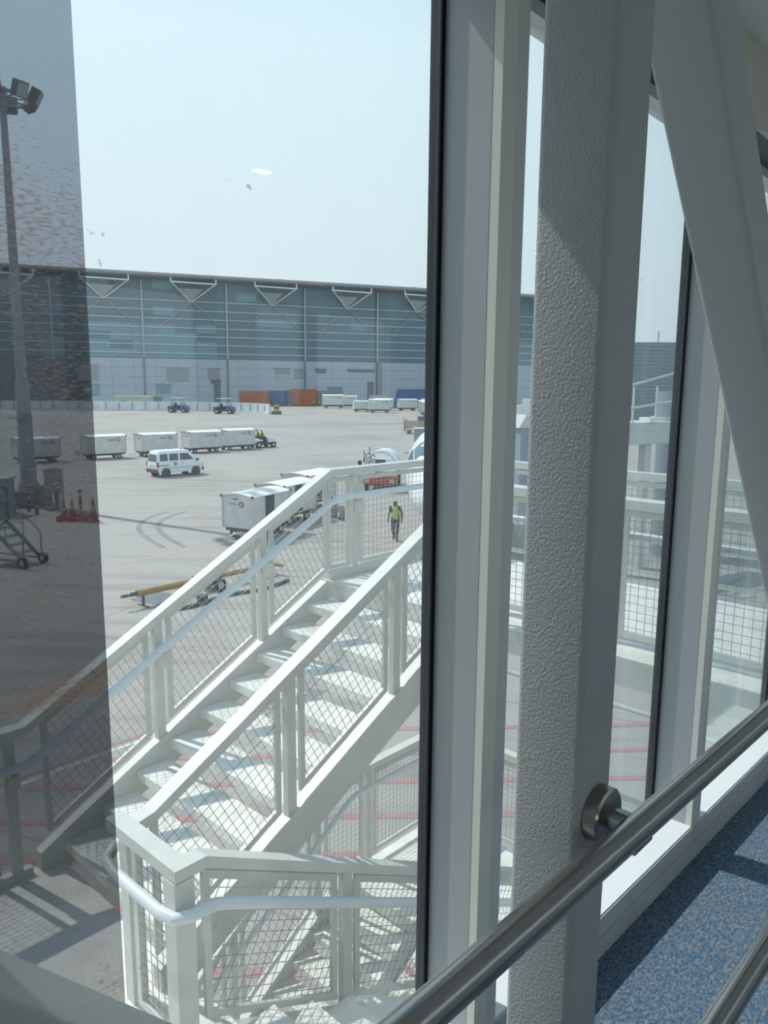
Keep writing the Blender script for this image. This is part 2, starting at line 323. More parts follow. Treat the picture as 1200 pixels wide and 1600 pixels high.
def rrect(hx, hy, r, n=4, cx=0, cy=0):
    out = []
    for (sx_, sy_, a0) in ((1, 1, 0), (-1, 1, pi / 2), (-1, -1, pi), (1, -1, 1.5 * pi)):
        for i in range(n + 1):
            a = a0 + i * pi / 2 / n; out.append((cx + sx_ * (hx - r) + r * cos(a), cy + sy_ * (hy - r) + r * sin(a)))
    return out
def tag(o, label=None, cat=None, group=None, kind=None):
    for k, v in (('label', label), ('category', cat), ('group', group), ('kind', kind)):
        if v: o[k] = v
    return o
def thing(name, label, cat, loc=(0, 0, 0), az=0.0, group=None, rot=None):
    # Empty at the thing's base; local +x points along azimuth az (degrees clockwise from +y)
    o = bpy.data.objects.new(name, None); COL.objects.link(o); o.empty_display_size = 0.2
    o.location = loc; o.rotation_euler = (0, 0, R(90 - az) if rot is None else rot)
    return tag(o, label, cat, group)
def copy_tree(o, parent=None):
    c = o.copy(); COL.objects.link(c)
    if parent is not None: c.parent = parent
    for ch in list(o.children): copy_tree(ch, c)
    return c
def struct(name, mb, m, parent=None, off=(0, 0, 0), rot=0.0, loc=None):
    o = mb.build(name, m, parent, off)
    if parent is None:
        o['kind'] = 'structure'; o.rotation_euler = (0, 0, rot)
        o.location = loc if loc is not None else (0, 0, 0)
    return o

AZB = 43.0; ROT = R(90 - AZB)          # bridge frame: local x along the corridor, y to the left (outside), z up
def bw(u, l, z=0.0): return (u * cos(ROT) - l * sin(ROT), u * sin(ROT) + l * cos(ROT), z)
SH = 0.0277                             # fall of the bridge floor

# ================================================================== ground
g = MB().box(-260, 260, -60, 420, -0.3, 0.0); ground = struct('ground', g, M['ground'])
def strip(pts, w, name, m, z=0.006):
    mb = MB()
    for a, b in zip(pts[:-1], pts[1:]):
        mb.bar((a[0], a[1], z / 2), (b[0], b[1], z / 2), w, z)
    return mb.build(name, m, ground)
strip([(-30.0, 3.2), (-10.05, 26.43), (-6.53, 30.75), (-1.0, 37.5), (6, 46.0)], 0.14, 'painted_line', M['roadpink'])
strip([(-30, 43.5), (-19.74, 52.23), (-17.24, 56.29)], 0.16, 'painted_line', M['roadwhite'])
strip([(-13, 58.3), (-4, 68), (6, 79)], 0.13, 'painted_line', M['roadwhite'])
strip([(-12, 66), (-5, 74.5), (0, 81)], 0.13, 'painted_line', M['roadwhite'])
strip([(-9.2, 8.0), (-4.9, 12.75), (-2.2, 15.6)], 0.10, 'painted_line', M['roadwhite'])
strip([(-9.3, 8.2), (-5.0, 12.95), (-2.2, 15.9)], 0.09, 'painted_line', M['fadedred'])
for i, y in enumerate((6.3, 7.5, 8.65, 9.7, 10.7, 11.75, 12.75, 13.8)):
    x0 = -9.0 + (y - 8.2) * 0.92
    strip([(x0, y - 0.25), (x0 + 4.2, y), (6.5, y + 0.35)], 0.15, 'painted_stripe', M['fadedred'])
for dx in (0.0, 0.85):
    strip([(x + dx, y + dx * .1) for x, y in ((-11.0, 38.6), (-11.35, 37.3), (-11.45, 35.9), (-11.2, 34.4), (-10.6, 32.9), (-9.75, 31.4), (-8.8, 30.0))], 0.24, 'tyre_mark', M['tyremark'])
strip([(-30, 112), (-14, 118), (4, 130), (22, 141)], 0.9, 'tyre_mark', M['tyremark'])
strip([(-24, 117), (-8, 126), (8, 131)], 0.5, 'tyre_mark', M['tyremark'])
strip([(-18, 127), (-12, 133), (-4, 134)], 0.5, 'tyre_mark', M['tyremark'])
strip([(-8.0, 22.55), (-7.35, 23.95), (-5.6, 22.85), (-6.2, 21.6), (-8.0, 22.55)], 0.10, 'painted_line', M['roadpink'])
MB().prism([(-7.65, 22.45), (-7.2, 23.5), (-6.0, 22.8), (-6.5, 21.85)], 0, 0.012, 'z').build('manhole_cover', M['plategrey'], ground)
MB().prism([(-3.4, 15.0), (-2.6, 16.2), (-1.2, 15.6), (-1.9, 14.5)], 0, 0.008, 'z').build('patch', M['tyremark'], ground)

# ================================================================== bridge interior
def bstruct(name, mb, m, kind=True):
    o = mb.build(name, m); o.location = (0, 0, CAMZ); o.rotation_euler = (0, 0, ROT); o['kind'] = 'structure'; return o
U0, U1 = -4.0, 9.0
NF = -1.55; NS = -1.423; NT = 0.815; NC = 1.07; GL = 1.02; LI = 0.874; LR = -1.35
bstruct('floor', MB().box(U0, U1, LR, LI, NF - 0.12, NF, SH), M['carpet'])
cl = bstruct('ceiling', MB().box(U0, U1, LR - 0.2, GL + 0.12, NC + 0.03, NC + 0.25, SH), M['ceiling'])
k = 0; x = U0
while x < U1 - 0.01:
    for (ya, yb) in ((LR, -0.24), (-0.23, LI)):
        MB().box(x + 0.006, min(x + 1.24, U1), ya, yb, NC, NC + 0.029, SH).build('ceiling_panel', M['ceiling'], cl)
    x += 1.25
bstruct('baseboard_left', MB().box(U0, U1, LI - 0.005, LI + 0.03, NF, NF + 0.062, SH).box(U0, U1, LI - 0.001, LI + 0.03, NF + 0.066, NS - 0.004, SH), M['curb'])
bstruct('trim_1', MB().box(U0, U1, LI + 0.004, GL + 0.03, NS - 0.10, NS, SH), M['sill'])
bstruct('trim_2', MB().box(U0, U1, GL - 0.04, GL + 0.02, NT, NT + 0.03, SH), M['bead2'])
bstruct('trim_3', MB().box(U0, U1, LI + 0.012, GL + 0.03, NT + 0.031, NT + 0.09, SH), M['darkgrey'])
bstruct('trim_4', MB().box(U0, U1, LI - 0.004, LI + 0.0115, NT + 0.031, NC + 0.03, SH), M['fascia'])
bstruct('wall_left', MB().box(U0, U1, LI + 0.031, GL + 0.10, NF - 0.45, NS - 0.101, SH), M['curb'])
# far side: unseen wall; its window strip is added to brighten the interior
wr = bstruct('wall_right', MB().box(U0, U1, LR - 0.12, LR, NF - 0.12, -0.10, SH), M['wallin'])
MB().box(U0, U1, LR - 0.12, LR, 0.50, NC + 0.03, SH).build('wall_header', M['wallin'], wr)
for i in range(10): MB().box(U0 + i * 1.4, U0 + i * 1.4 + 0.08, LR - 0.10, LR - 0.02, -0.10, 0.50, SH).build('mullion', M['frame'], wr)
MB().box(U0, U1, LR - 0.075, LR - 0.065, -0.10, 0.50, SH).build('window_pane', M['glass'], wr)
bstruct('wall_back', MB().box(U0 - 0.1, U0, LR - 0.1, GL + 0.1, NF - 0.1, NC + 0.2, SH), M['wallin'])
bstruct('wall_front', MB().box(U1, U1 + 0.1, LR - 0.1, GL + 0.1, NF - 0.1, NC + 0.2, SH), M['wallin'])
# windows: panes, black gaskets, deep mullions
MUL = [-3.75 + 1.25 * i for i in range(11)]
for i, um in enumerate(MUL):
    z0, z1 = NS + 0.0005, NT - 0.0005
    mb = MB().box(um, um + 0.094, LI + 0.026, GL + 0.02, z0, z1, SH)
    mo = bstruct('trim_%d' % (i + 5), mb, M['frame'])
    MB().box(um + 0.0006, um + 0.046, LI + 0.004, LI + 0.0255, z0, z1, SH).build('glazing_bead', M['bead'], mo)
    MB().box(um + 0.052, um + 0.0934, LI + 0.010, LI + 0.0255, z0, z1, SH).build('glazing_bead', M['bead2'], mo)
    MB().box(um - 0.011, um - 0.0004, GL - 0.007, GL + 0.0215, z0, z1, SH).build('gasket', M['gasket'], mo)
    MB().box(um + 0.0945, um + 0.1035, GL - 0.007, GL + 0.0215, z0, z1, SH).build('gasket', M['gasket'], mo)
    if i < len(MUL) - 1:
        u2 = MUL[i + 1]
        wo_ = bstruct('window_%d' % (i + 1), MB().box(um + 0.104, u2 - 0.0115, GL - 0.004, GL + 0.004, z0 + 0.0005, z1 - 0.0005, SH), M['glass'])
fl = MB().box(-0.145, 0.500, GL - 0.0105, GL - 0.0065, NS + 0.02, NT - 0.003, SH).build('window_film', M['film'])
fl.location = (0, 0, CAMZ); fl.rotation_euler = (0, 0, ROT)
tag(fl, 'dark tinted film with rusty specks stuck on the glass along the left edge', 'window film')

# columns and diagonal braces of the tunnel truss
YC0, YC1 = 0.516, 0.634
def column(u, label):
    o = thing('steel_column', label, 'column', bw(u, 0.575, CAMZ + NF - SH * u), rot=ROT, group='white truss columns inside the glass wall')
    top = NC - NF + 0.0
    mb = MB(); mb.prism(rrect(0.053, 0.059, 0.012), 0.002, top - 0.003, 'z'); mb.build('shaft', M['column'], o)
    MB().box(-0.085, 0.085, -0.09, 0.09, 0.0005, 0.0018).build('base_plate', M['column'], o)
    return o
column(1.044, 'rough textured white square steel column carrying the round handrail flange')
column(-1.02, 'white square steel column standing behind the viewpoint')
column(3.10, 'white square steel column at the foot of the leaning diagonal brace')
def brace(ua, za, ub, zb, label):
    o = thing('diagonal_brace', label, 'brace', bw(ub, 0.575, CAMZ + zb), rot=ROT)
    p = V3((ua - ub, 0, za - zb)); d = p.normalized(); sdv = V3((0, 1, 0)); up = d.cross(sdv)
    ring = rrect(0.056, 0.0575, 0.012)
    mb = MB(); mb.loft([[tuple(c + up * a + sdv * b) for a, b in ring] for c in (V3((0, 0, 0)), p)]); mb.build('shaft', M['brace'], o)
    return o
brace(1.165, 0.815, 2.89, -1.305, 'wide grey diagonal steel brace leaning down to the upper right of the column')
brace(-0.84, 0.624, 0.905, -1.347, 'blurred grey diagonal brace crossing the bottom left corner')

# handrails
def hrail(lat, n, rad, label, ua, ub, uxs=(1.046, -1.018, 3.10)):
    o = thing('handrail', label, 'handrail', bw(1.05, -lat if False else lat, CAMZ + n - SH * 1.05), rot=ROT)
    off = V3((1.05, lat, n - SH * 1.05))
    MB().cyl((ua, lat, n - SH * ua), (ub, lat, n - SH * ub), rad, n=28).build('rail_tube', M['steel'], o, off)
    for ux in uxs:
        z = n - SH * ux
        MB().cyl((ux, YC0 - 0.001, z), (ux, YC0 - 0.022, z), 0.044, n=28).cyl((ux, YC0 - 0.022, z), (ux, YC0 - 0.025, z), 0.044, 0.040, n=28).build('wall_flange', M['darksteel'], o, off)
        MB().cyl((ux, YC0 - 0.022, z), (ux, lat + rad * 0.6, z), 0.018, n=16).build('bracket_arm', M['steel'], o, off)
        MB().bar((ux - 0.03, lat, z - rad - 0.002), (ux + 0.03, lat, z - rad - 0.002), 0.024, 0.006).build('saddle', M['darksteel'], o, off)
    return o
hrail(0.446, -0.632, 0.0215, 'brushed steel handrail tube crossing in front of the white column', -3.6, 8.6)
hrail(0.349, -0.997, 0.0212, 'lower brushed steel handrail tube over the blue carpet, bottom right corner', -3.6, 8.6, (-1.018, 3.10))
# ceiling downlights
DL = ('ceiling downlight whose reflection is the small white dash in the window sky', 'second ceiling downlight down the corridor, beyond the mirrored one', 'ceiling downlight above the viewpoint', 'ceiling downlight nearest the far end of the corridor')
for i, u in enumerate((2.41, 4.9, -0.1, 7.4)):
    z = NC - SH * u
    o = thing('ceiling_downlight', DL[i], 'ceiling light', bw(u, -1.025, CAMZ + z), rot=ROT, group='corridor downlights')
    MB().cyl((0, 0, -0.012), (0, 0, -0.001), 0.085, 0.095, n=20).build('bezel', M['frame'], o)
    MB().box(-0.05, 0.05, -0.018, 0.018, -0.016, -0.0125).build('diffuser', M['lamp'], o)

# ================================================================== service staircase
LL, LRR, LN, LO = 5.10, 3.54, 3.02, 1.50          # lateral lines: far rail, middle rails, near flight's outer rail
ZM, ZT, ZL = 3.12, 4.70, 1.55                     # mid landing, top landing, lower landing
OFFS = V3((2.0, 4.0, 0.0))
st = thing('service_staircase', 'white steel outdoor staircase with mesh railings and chequer plate treads outside the window', 'staircase', bw(2.0, 4.0, 0), rot=ROT)
def sp(name, mb, m, parent=None, label=None): return mb.build(name, m, parent if parent is not None else st, OFFS if parent is None else OFFS, label)
def child(name, mb, m, parent, stuff=False):
    o = mb.build(name, m, parent, OFFS)
    if stuff: o['kind'] = 'stuff'
    return o
SLP = 0.535
def f1top(u): return 3.216 + 0.534 * u            # rail top over flight 1
def mesh_panel(a, b, h, fw=0.042, pitch=0.058, wr_=0.0033):
    # a,b: bottom corners (u,l,z) of the frame; h: vertical height. Frame of flat bars with welded wire in it
    a = V3(a); b = V3(b); hz = V3((b.x - a.x, b.y - a.y, 0)); Dh = hz.length; hz /= Dh; m_ = (b.z - a.z) / Dh
    sd_ = V3((hz.y, -hz.x, 0)); t = 0.012
    def P(d, z): return a + hz * d + V3((0, 0, z))
    fr = MB()
    def quad(d0, z0, d1, z1, d2, z2, d3, z3):
        q = [P(d0, z0), P(d1, z1), P(d2, z2), P(d3, z3)]
        vs = [p - sd_ * t for p in q] + [p + sd_ * t for p in q]
        fr.add(vs, [(3, 2, 1, 0), (4, 5, 6, 7), (0, 1, 5, 4), (1, 2, 6, 5), (2, 3, 7, 6), (3, 0, 4, 7)])
    quad(0, 0, fw, m_ * fw, fw, m_ * fw + h, 0, h)
    quad(Dh - fw, m_ * (Dh - fw), Dh, m_ * Dh, Dh, m_ * Dh + h, Dh - fw, m_ * (Dh - fw) + h)
    f2 = fw * sqrt(1 + m_ * m_)
    quad(fw, m_ * fw, Dh - fw, m_ * (Dh - fw), Dh - fw, m_ * (Dh - fw) + f2, fw, m_ * fw + f2)
    quad(fw, m_ * fw + h - f2, Dh - fw, m_ * (Dh - fw) + h - f2, Dh - fw, m_ * (Dh - fw) + h, fw, m_ * fw + h)
    fo = child('mesh_panel', fr, M['rail'], st)
    poly = [(fw, m_ * fw + f2), (Dh - fw, m_ * (Dh - fw) + f2), (Dh - fw, m_ * (Dh - fw) + h - f2), (fw, m_ * fw + h - f2)]
    th = math.atan(m_); c_, s_ = cos(th), sin(th); wm = MB()
    def clip(p0, dv):
        lo, hi = -1e9, 1e9
        for i in range(4):
            x0, y0 = poly[i]; x1, y1 = poly[(i + 1) % 4]; nx, ny = -(y1 - y0), x1 - x0
            den = nx * dv[0] + ny * dv[1]; num = nx * (x0 - p0[0]) + ny * (y0 - p0[1])
            if abs(den) < 1e-9:
                if num > 0: return None
            elif den > 0: lo = max(lo, num / den)
            else: hi = min(hi, num / den)
        return (lo, hi) if hi - lo > 0.01 else None
    def wires(dv, nv, off3):
        vals = [x * nv[0] + y * nv[1] for x, y in poly]; o_ = min(vals) + pitch * 0.6
        while o_ < max(vals):
            p0 = (nv[0] * o_, nv[1] * o_); r = clip(p0, dv)
            if r: wm.bar(P(p0[0] + dv[0] * r[0], p0[1] + dv[1] * r[0]) + sd_ * off3, P(p0[0] + dv[0] * r[1], p0[1] + dv[1] * r[1]) + sd_ * off3, wr_, wr_)
            o_ += pitch
    wires((c_, s_), (-s_, c_), 0.002); wires((-s_, c_), (c_, s_), -0.002)
    child('wire_mesh', wm, M['wire'], fo, True)
    return fo
def post(u, l, z0, z1, w=0.07, d=0.05, along='u'):
    hx, hy = (w / 2, d / 2) if along == 'u' else (d / 2, w / 2)
    return child('post', MB().box(u - hx, u + hx, l - hy, l + hy, z0, z1), M['rail'], st)
def clipbar(u, l, z, sgn):
    # welded tabs between post and frames
    child('tab', MB().box(u - 0.11, u + 0.11, l - 0.004, l + 0.004, z, z + 0.05), M['rail'], st)
RW, RH = 0.10, 0.065
def toprail(pts):
    mb = MB()
    for p, q in zip(pts[:-1], pts[1:]): mb.vbar(p, q, RW, RH)
    return child('top_rail', mb, M['rail'], st)
def ztop(u):                                       # flight 1 rails incl. level ends
    return 4.215 if u < 1.872 else (f1top(u) if u < 4.716 else 5.735)
def panel_run(l, u0, u1, zt, hgt=0.84, gap=0.10):
    za, zb = zt(u0), zt(u1)
    return mesh_panel((u0, l, za - RH - 0.02 - hgt), (u1, l, zb - RH - 0.02 - hgt), hgt)
# ---- flight 1, far (left) rail
toprail([(0.45, LL, 4.215), (1.90, LL, 4.215), (4.716, LL, 5.735), (6.65, LL, 5.735)])
for u in (0.50, 1.80): post(u, LL, ZM - 0.15, 4.15)
for u in (2.934, 3.953): post(u, LL, f1top(u) - 1.02, f1top(u) - RH)
for u in (5.05, 6.60): post(u, LL, ZT - 0.12, 5.67)
mesh_panel((0.60, LL, ZM + 0.08), (1.70, LL, ZM + 0.08), 0.98)
mesh_panel((2.02, LL, f1top(2.02) - 0.93), (2.855, LL, f1top(2.855) - 0.93), 0.84)
mesh_panel((3.015, LL, f1top(3.015) - 0.93), (3.875, LL, f1top(3.875) - 0.93), 0.84)
mesh_panel((4.03, LL, f1top(4.03) - 0.93), (4.70, LL, f1top(4.70) - 0.93), 0.84)
mesh_panel((4.705, LL, ZT + 0.10), (4.985, LL, ZT + 0.10), 0.85)
mesh_panel((5.12, LL, ZT + 0.10), (6.53, LL, ZT + 0.10), 0.85)
ti = LL - 0.10
child('handrail_tube', MB().tube([(0.45, ti, 3.97), (1.87, ti, 3.97), (1.97, ti, 4.01), (4.66, ti, 5.44), (4.78, ti, 5.48), (6.48, ti, 5.48), (6.52, ti - 0.04, 5.48), (6.52, 1.2, 5.48)], 0.031, 12), M['tube'], st)
for u, z in ((1.80, 3.95), (2.934, 4.50), (3.953, 5.04), (5.05, 5.45)):
    child('rail_bracket', MB().box(u - 0.03, u + 0.03, ti - 0.005, LL, z - 0.13, z - 0.03), M['rail'], st)
# ---- flight 1, near (right) rail
toprail([(1.8506, LRR, 4.2), (1.95, LRR, 4.22), (4.716, LRR, 5.735), (5.00, LRR, 5.735)])
post(1.84, LRR + 0.02, ZM - 0.25, 4.14, 0.09, 0.08)
for u in (2.933, 3.918): post(u, LRR, f1top(u) - 1.02, f1top(u) - RH)
post(4.96, LRR, ZT - 0.12, 5.67)
mesh_panel((1.95, LRR, f1top(1.95) - 0.93), (2.855, LRR, f1top(2.855) - 0.93), 0.84)
mesh_panel((3.012, LRR, f1top(3.012) - 0.93), (3.838, LRR, f1top(3.838) - 0.93), 0.84)
mesh_panel((3.997, LRR, f1top(3.997) - 0.93), (4.70, LRR, f1top(4.70) - 0.93), 0.84)
child('handrail_tube', MB().tube([(4.9, LRR + 0.11, 5.58), (4.70, LRR + 0.11, 5.57), (2.05, LRR + 0.11, f1top(2.05) - 0.17), (1.95, LRR + 0.11, 4.06), (1.80, LRR + 0.11, 4.02), (1.72, LRR + 0.06, 4.0), (1.705, LRR - 0.06, 3.99),
    (1.71, LN + 0.05, 3.98), (1.73, LN - 0.06, 3.98), (1.80, LN - 0.105, 3.985), (1.93, LN - 0.11, 3.98), (2.03, LN - 0.11, 3.935), (4.85, LN - 0.11, 2.43), (5.0, LN - 0.11, 2.4)], 0.031, 12), M['tube'], st)
# stringers, treads, landings
def stringer(l, u0, z0, u1, z1, h=0.29, w=0.085):
    o = child('stringer', MB().vbar((u0, l, z0), (u1, l, z1), w, h), M['rail'], st); return o
stringer(LL, 1.95, f1top(1.95) - 1.0, 4.66, f1top(4.66) - 1.0); stringer(LRR, 1.95, f1top(1.95) - 1.0, 4.66, f1top(4.66) - 1.0)
def tread(u, l0, l1, z, dep=0.275, flip=1):
    mb = MB().box(min(u, u + flip * dep), max(u, u + flip * dep), l0, l1, z - 0.012, z)
    mb.box(min(u, u + flip * 0.012), max(u, u + flip * 0.012), l0, l1, z - 0.07, z - 0.0121)
    mb.box(min(u + flip * (dep - 0.012), u + flip * dep), max(u + flip * (dep - 0.012), u + flip * dep), l0, l1, z - 0.06, z - 0.0121)
    return child('tread', mb, M['plate'], st)
for k in range(9): tread(2.121 + 0.287 * k, LRR + 0.045, LL - 0.045, ZM + 0.158 * (k + 1))
def landing(u0, u1, l0, l1, z, h=0.20):
    o = child('landing', MB().box(u0, u1, l0, l1, z - 0.012, z), M['plate'], st)
    fr = MB(); t = 0.06
    fr.box(u0, u1, l0, l0 + t, z - h, z - 0.013).box(u0, u1, l1 - t, l1, z - h, z - 0.013).box(u0, u0 + t, l0 + t, l1 - t, z - h, z - 0.013).box(u1 - t, u1, l0 + t, l1 - t, z - h, z - 0.013)
    child('landing_frame', fr, M['rail'], o); return o
landing(4.704, 6.66, 1.22, 5.15, ZT); landing(0.42, 2.115, 1.40, 5.15, ZM); landing(2.116, 2.33, 1.545, 2.975, ZM)
landing(4.93, 6.50, 1.40, 5.15, ZL)
child('kerb_plate', MB().box(4.72, 6.62, LL - 0.03, LL + 0.03, ZT + 0.001, ZT + 0.09), M['rail'], st); child('kerb_plate', MB().box(0.45, 1.9, LL - 0.03, LL + 0.03, ZM + 0.001, ZM + 0.06), M['rail'], st)
# top landing rails: far end and the edge that faces the window
toprail([(6.60, 5.05, 5.735), (6.60, 1.22, 5.735)])
for l in (3.80, 2.50, 1.27): post(6.60, l, ZT - 0.12, 5.67, along='l')
for l0, l1 in ((5.02, 3.87), (3.73, 2.57), (2.43, 1.34)): mesh_panel((6.60, l0, ZT + 0.10), (6.60, l1, ZT + 0.10), 0.85)
toprail([(4.95, 3.49, 5.735), (4.95, 1.22, 5.735)])
for l in (2.42, 1.27): post(4.95, l, ZT - 0.02, 5.67, along='l')
for l0, l1 in ((3.46, 2.49), (2.35, 1.34)): mesh_panel((4.95, l0, ZT + 0.06), (4.95, l1, ZT + 0.06), 0.90)
child('handrail_tube', MB().tube([(5.06, 3.45, 5.46), (5.06, 1.24, 5.46)], 0.031, 12), M['tube'], st)
child('conduit', MB().tube([(4.70, 3.3, 4.36), (4.69, 1.7, 4.36), (4.69, 1.62, 4.32), (4.69, 1.3, 4.30)], 0.018, 8), M['rail'], st)
# newel between flights 1 and 2
toprail([(1.80, 3.645, 4.21), (1.80, 2.97, 4.21)])
mesh_panel((1.80, 3.46, ZM + 0.06), (1.80, 3.10, ZM + 0.06), 1.0, pitch=0.06)
post(1.80, LN, ZM - 0.25, 4.14, 0.11, 0.10)
# ---- flight 2, rail between the flights and outer rail
def f2top(u): return 4.21 if u < 1.93 else 4.21 - 0.529 * (u - 1.93)
toprail([(1.8506, LN, 4.21), (1.93, LN, 4.21), (4.90, LN, f2top(4.90)), (5.02, LN, f2top(4.90))])
toprail([(0.45, LO, 4.21), (1.93, LO, 4.21), (4.90, LO, f2top(4.90)), (6.45, LO, f2top(4.90))])
for u in (2.92, 3.93): post(u, LN, f2top(u) - 1.02, f2top(u) - RH); post(u, LO, f2top(u) - 1.02, f2top(u) - RH)
post(4.95, LN, ZL - 0.1, f2top(4.9) - RH); post(4.95, LO, ZL - 0.1, f2top(4.9) - RH)
for u0, u1 in ((1.925, 2.845), (2.995, 3.855), (4.005, 4.87)):
    mesh_panel((u0, LN, f2top(u0) - 0.93), (u1, LN, f2top(u1) - 0.93), 0.84); mesh_panel((u0, LO, f2top(u0) - 0.93), (u1, LO, f2top(u1) - 0.93), 0.84)
post(0.50, LO, ZM - 0.1, 4.14); mesh_panel((0.60, LO, ZM + 0.08), (1.85, LO, ZM + 0.08), 0.98)
toprail([(0.50, 5.05, 4.21), (0.50, 1.55, 4.21)])
for l0, l1 in ((5.02, 3.90), (3.80, 2.75), (2.65, 1.56)): mesh_panel((0.50, l0, ZM + 0.08), (0.50, l1, ZM + 0.08), 0.98)
stringer(LN, 2.00, 3.17, 4.95, 1.60); stringer(LO, 2.00, 3.17, 4.95, 1.60)
for k in range(9): tread(4.93 - 0.29 * (k), LO + 0.045, LN - 0.045, ZL + 0.157 * (k + 1), 0.275, -1)
# ---- flight 3, under flight 1, and the lower landing
def f3top(u): return 2.68 - 0.66 * (4.92 - u)
toprail([(2.35, LL, f3top(2.35)), (4.92, LL, 2.68), (6.50, LL, 2.68)]); toprail([(2.35, LRR, f3top(2.35)), (4.92, LRR, 2.68), (5.0, LRR, 2.68)])
for l in (LL, LRR):
    for u in (2.42, 3.55, 4.55): post(u, l, f3top(u) - 1.05, f3top(u) - RH)
    for u0, u1 in ((2.50, 3.47), (3.63, 4.47)): mesh_panel((u0, l, f3top(u0) - 0.95), (u1, l, f3top(u1) - 0.95), 0.86)
    stringer(l, 2.42, 0.02 + 0.0, 4.95, 1.62, 0.26)
for u in (5.26, 6.45): post(u, LL, ZL - 0.12, 2.62)
mesh_panel((4.65, LL, ZL + 0.1), (5.18, LL, ZL + 0.1), 0.92); mesh_panel((5.34, LL, ZL + 0.1), (6.38, LL, ZL + 0.1), 0.92)
toprail([(6.45, 5.05, 2.68), (6.45, 1.45, 2.68)])
for l0, l1 in ((5.02, 3.90), (3.80, 2.75), (2.65, 1.56)): mesh_panel((6.45, l0, ZL + 0.1), (6.45, l1, ZL + 0.1), 0.92)
child('handrail_tube', MB().tube([(2.5, LL - 0.1, f3top(2.5) - 0.2), (4.88, LL - 0.1, 2.44), (5.0, LL - 0.1, 2.48), (6.4, LL - 0.1, 2.48)], 0.028, 12), M['tube'], st)
for k in range(9): tread(2.70 + 0.247 * k, LRR + 0.045, LL - 0.045, 0.155 * (k + 1), 0.24)
for (u, l, zt_) in ((0.55, 5.0, ZM - 0.2), (0.55, 1.6, ZM - 0.2), (1.92, 3.27, ZM - 0.2), (6.42, 5.0, ZT - 0.2), (6.42, 1.6, ZT - 0.2), (5.06, 3.3, ZL - 0.2)):
    child('support_leg', MB().box(u - 0.06, u + 0.06, l - 0.06, l + 0.06, 0.0, zt_ - 0.001).box(u - 0.14, u + 0.14, l - 0.14, l + 0.14, 0.0, 0.015), M['rail'], st)

# ================================================================== terminal building
TAZ = 68.0; TROT = R(90 - TAZ)
tm = thing('terminal_building', 'long airport terminal with blue glass curtain wall over grey cladding, flat overhanging roof', 'building', (-41.0, 245.0, 0), rot=TROT)
def tp(name, mb, m, parent=tm, label=None): return mb.build(name, m, parent, label=label)
S0, S1 = -98.0, 128.0; HZ = 37.6
# local frame: x along the facade, y away from us (behind the facade)
tp('podium_core', MB().box(S0, S1, 0.25, 40, 0, 13.7), M['tdark'])
tp('hall_core', MB().box(S0, S1, 1.4, 40, 13.7, 36.7), M['tdark'])
tp('roof', MB().prism([(-5.5, 37.05), (-5.6, 37.7), (8, 38.3), (42, 38.8), (42, 37.0)], S0 - 4, S1 + 4, 'x'), M['troof'])
tp('soffit', MB().box(S0 - 3, S1 + 3, -5.0, 6.0, 36.75, 37.04), M['tsoffit'])
BAY = 24.75; TIP0 = -18.9
pane_me = MB().box(0.06, 6.13, -0.03, 0.0, 0.06, 2.46).mesh('glass_pane', M['tglass'])
pane_me2 = MB().box(0.06, 6.13, -0.03, 0.0, 0.06, 2.46).mesh('glass_pane', M['tglass2'])
ncol = int((S1 - S0) / 6.1875); rows = [13.75 + 2.5 * i for i in range(9)]
tp('glass_backing', MB().box(S0, S1, 0.05, 0.3, 13.7, 36.7), M['tglass'])
for r_i, z in enumerate(rows):
    for c in range(0, ncol - 3):
        pale = (8 <= c <= 13 and r_i < 4 and (c + r_i) % 5) or random.random() < 0.06
        o = bpy.data.objects.new('glass_pane', pane_me2 if pale else pane_me); COL.objects.link(o); o.parent = tm
        o.location = (S0 + 6.1875 * c, 0, z)
for z in [15.2, 17.7, 20.2, 22.7, 25.3, 27.8, 30.5]:
    tp('facade_bar', MB().box(S0, S1, -0.42, -0.12, z - 0.09, z + 0.09), M['tbar'])
b = -8
for k in range(-4, 6):
    x = TIP0 + 10.5 + BAY * k
    if S0 < x < S1: tp('facade_column', MB().cyl((x, -0.75, 13.7), (x, -0.75, 36.1), 0.28, n=10), M['tclad'])
    if S0 < x < S1: tp('downpipe', MB().box(x - 0.18, x + 0.18, -0.2, 0.0, 0, 13.6), M['tdark'])
for k in range(-3, 6):
    x = TIP0 + BAY * k
    if S0 + 8 < x < S1 - 8:
        a = V3((x - 6.2, -4.6, 35.5)); c = V3((x + 6.8, -4.6, 35.3)); tip = V3((x, -0.6, 30.2))
        rb = tp('roof_bracket', MB().bar(a, c, 0.35, 0.4).bar(a, tip, 0.28, 0.28).bar(c, tip, 0.28, 0.28).box(a.x - 0.2, a.x + 0.2, -4.8, -4.4, 35.4, 36.75).box(c.x - 0.2, c.x + 0.2, -4.8, -4.4, 35.2, 36.75), M['tbar'])
        MB().slab4([(x - 3.6, -1.9, 34.0), (x + 3.4, -1.9, 34.0), (x + 0.1, -0.5, 30.6), (x - 0.1, -0.5, 30.6)], 0.15).build('bracket_plate', M['troof'], rb)
        tp('facade_strut', MB().bar((x + 0.6, -0.5, 30.0), (x + 8.5, -0.4, 23.5), 0.3, 0.3).bar((x - 0.6, -0.5, 30.0), (x - 8.5, -0.4, 23.5), 0.3, 0.3), M['tpanel'])
cp = MB().box(0.03, 6.16, -0.10, 0.0, 0.03, 2.69).mesh('cladding_panel', M['tclad'])
for r_i in range(5):
    for c in range(8, ncol - 2):
        o = bpy.data.objects.new('cladding_panel', cp); COL.objects.link(o); o.parent = tm; o.location = (S0 + 6.1875 * c, 0.2, 2.72 * r_i)
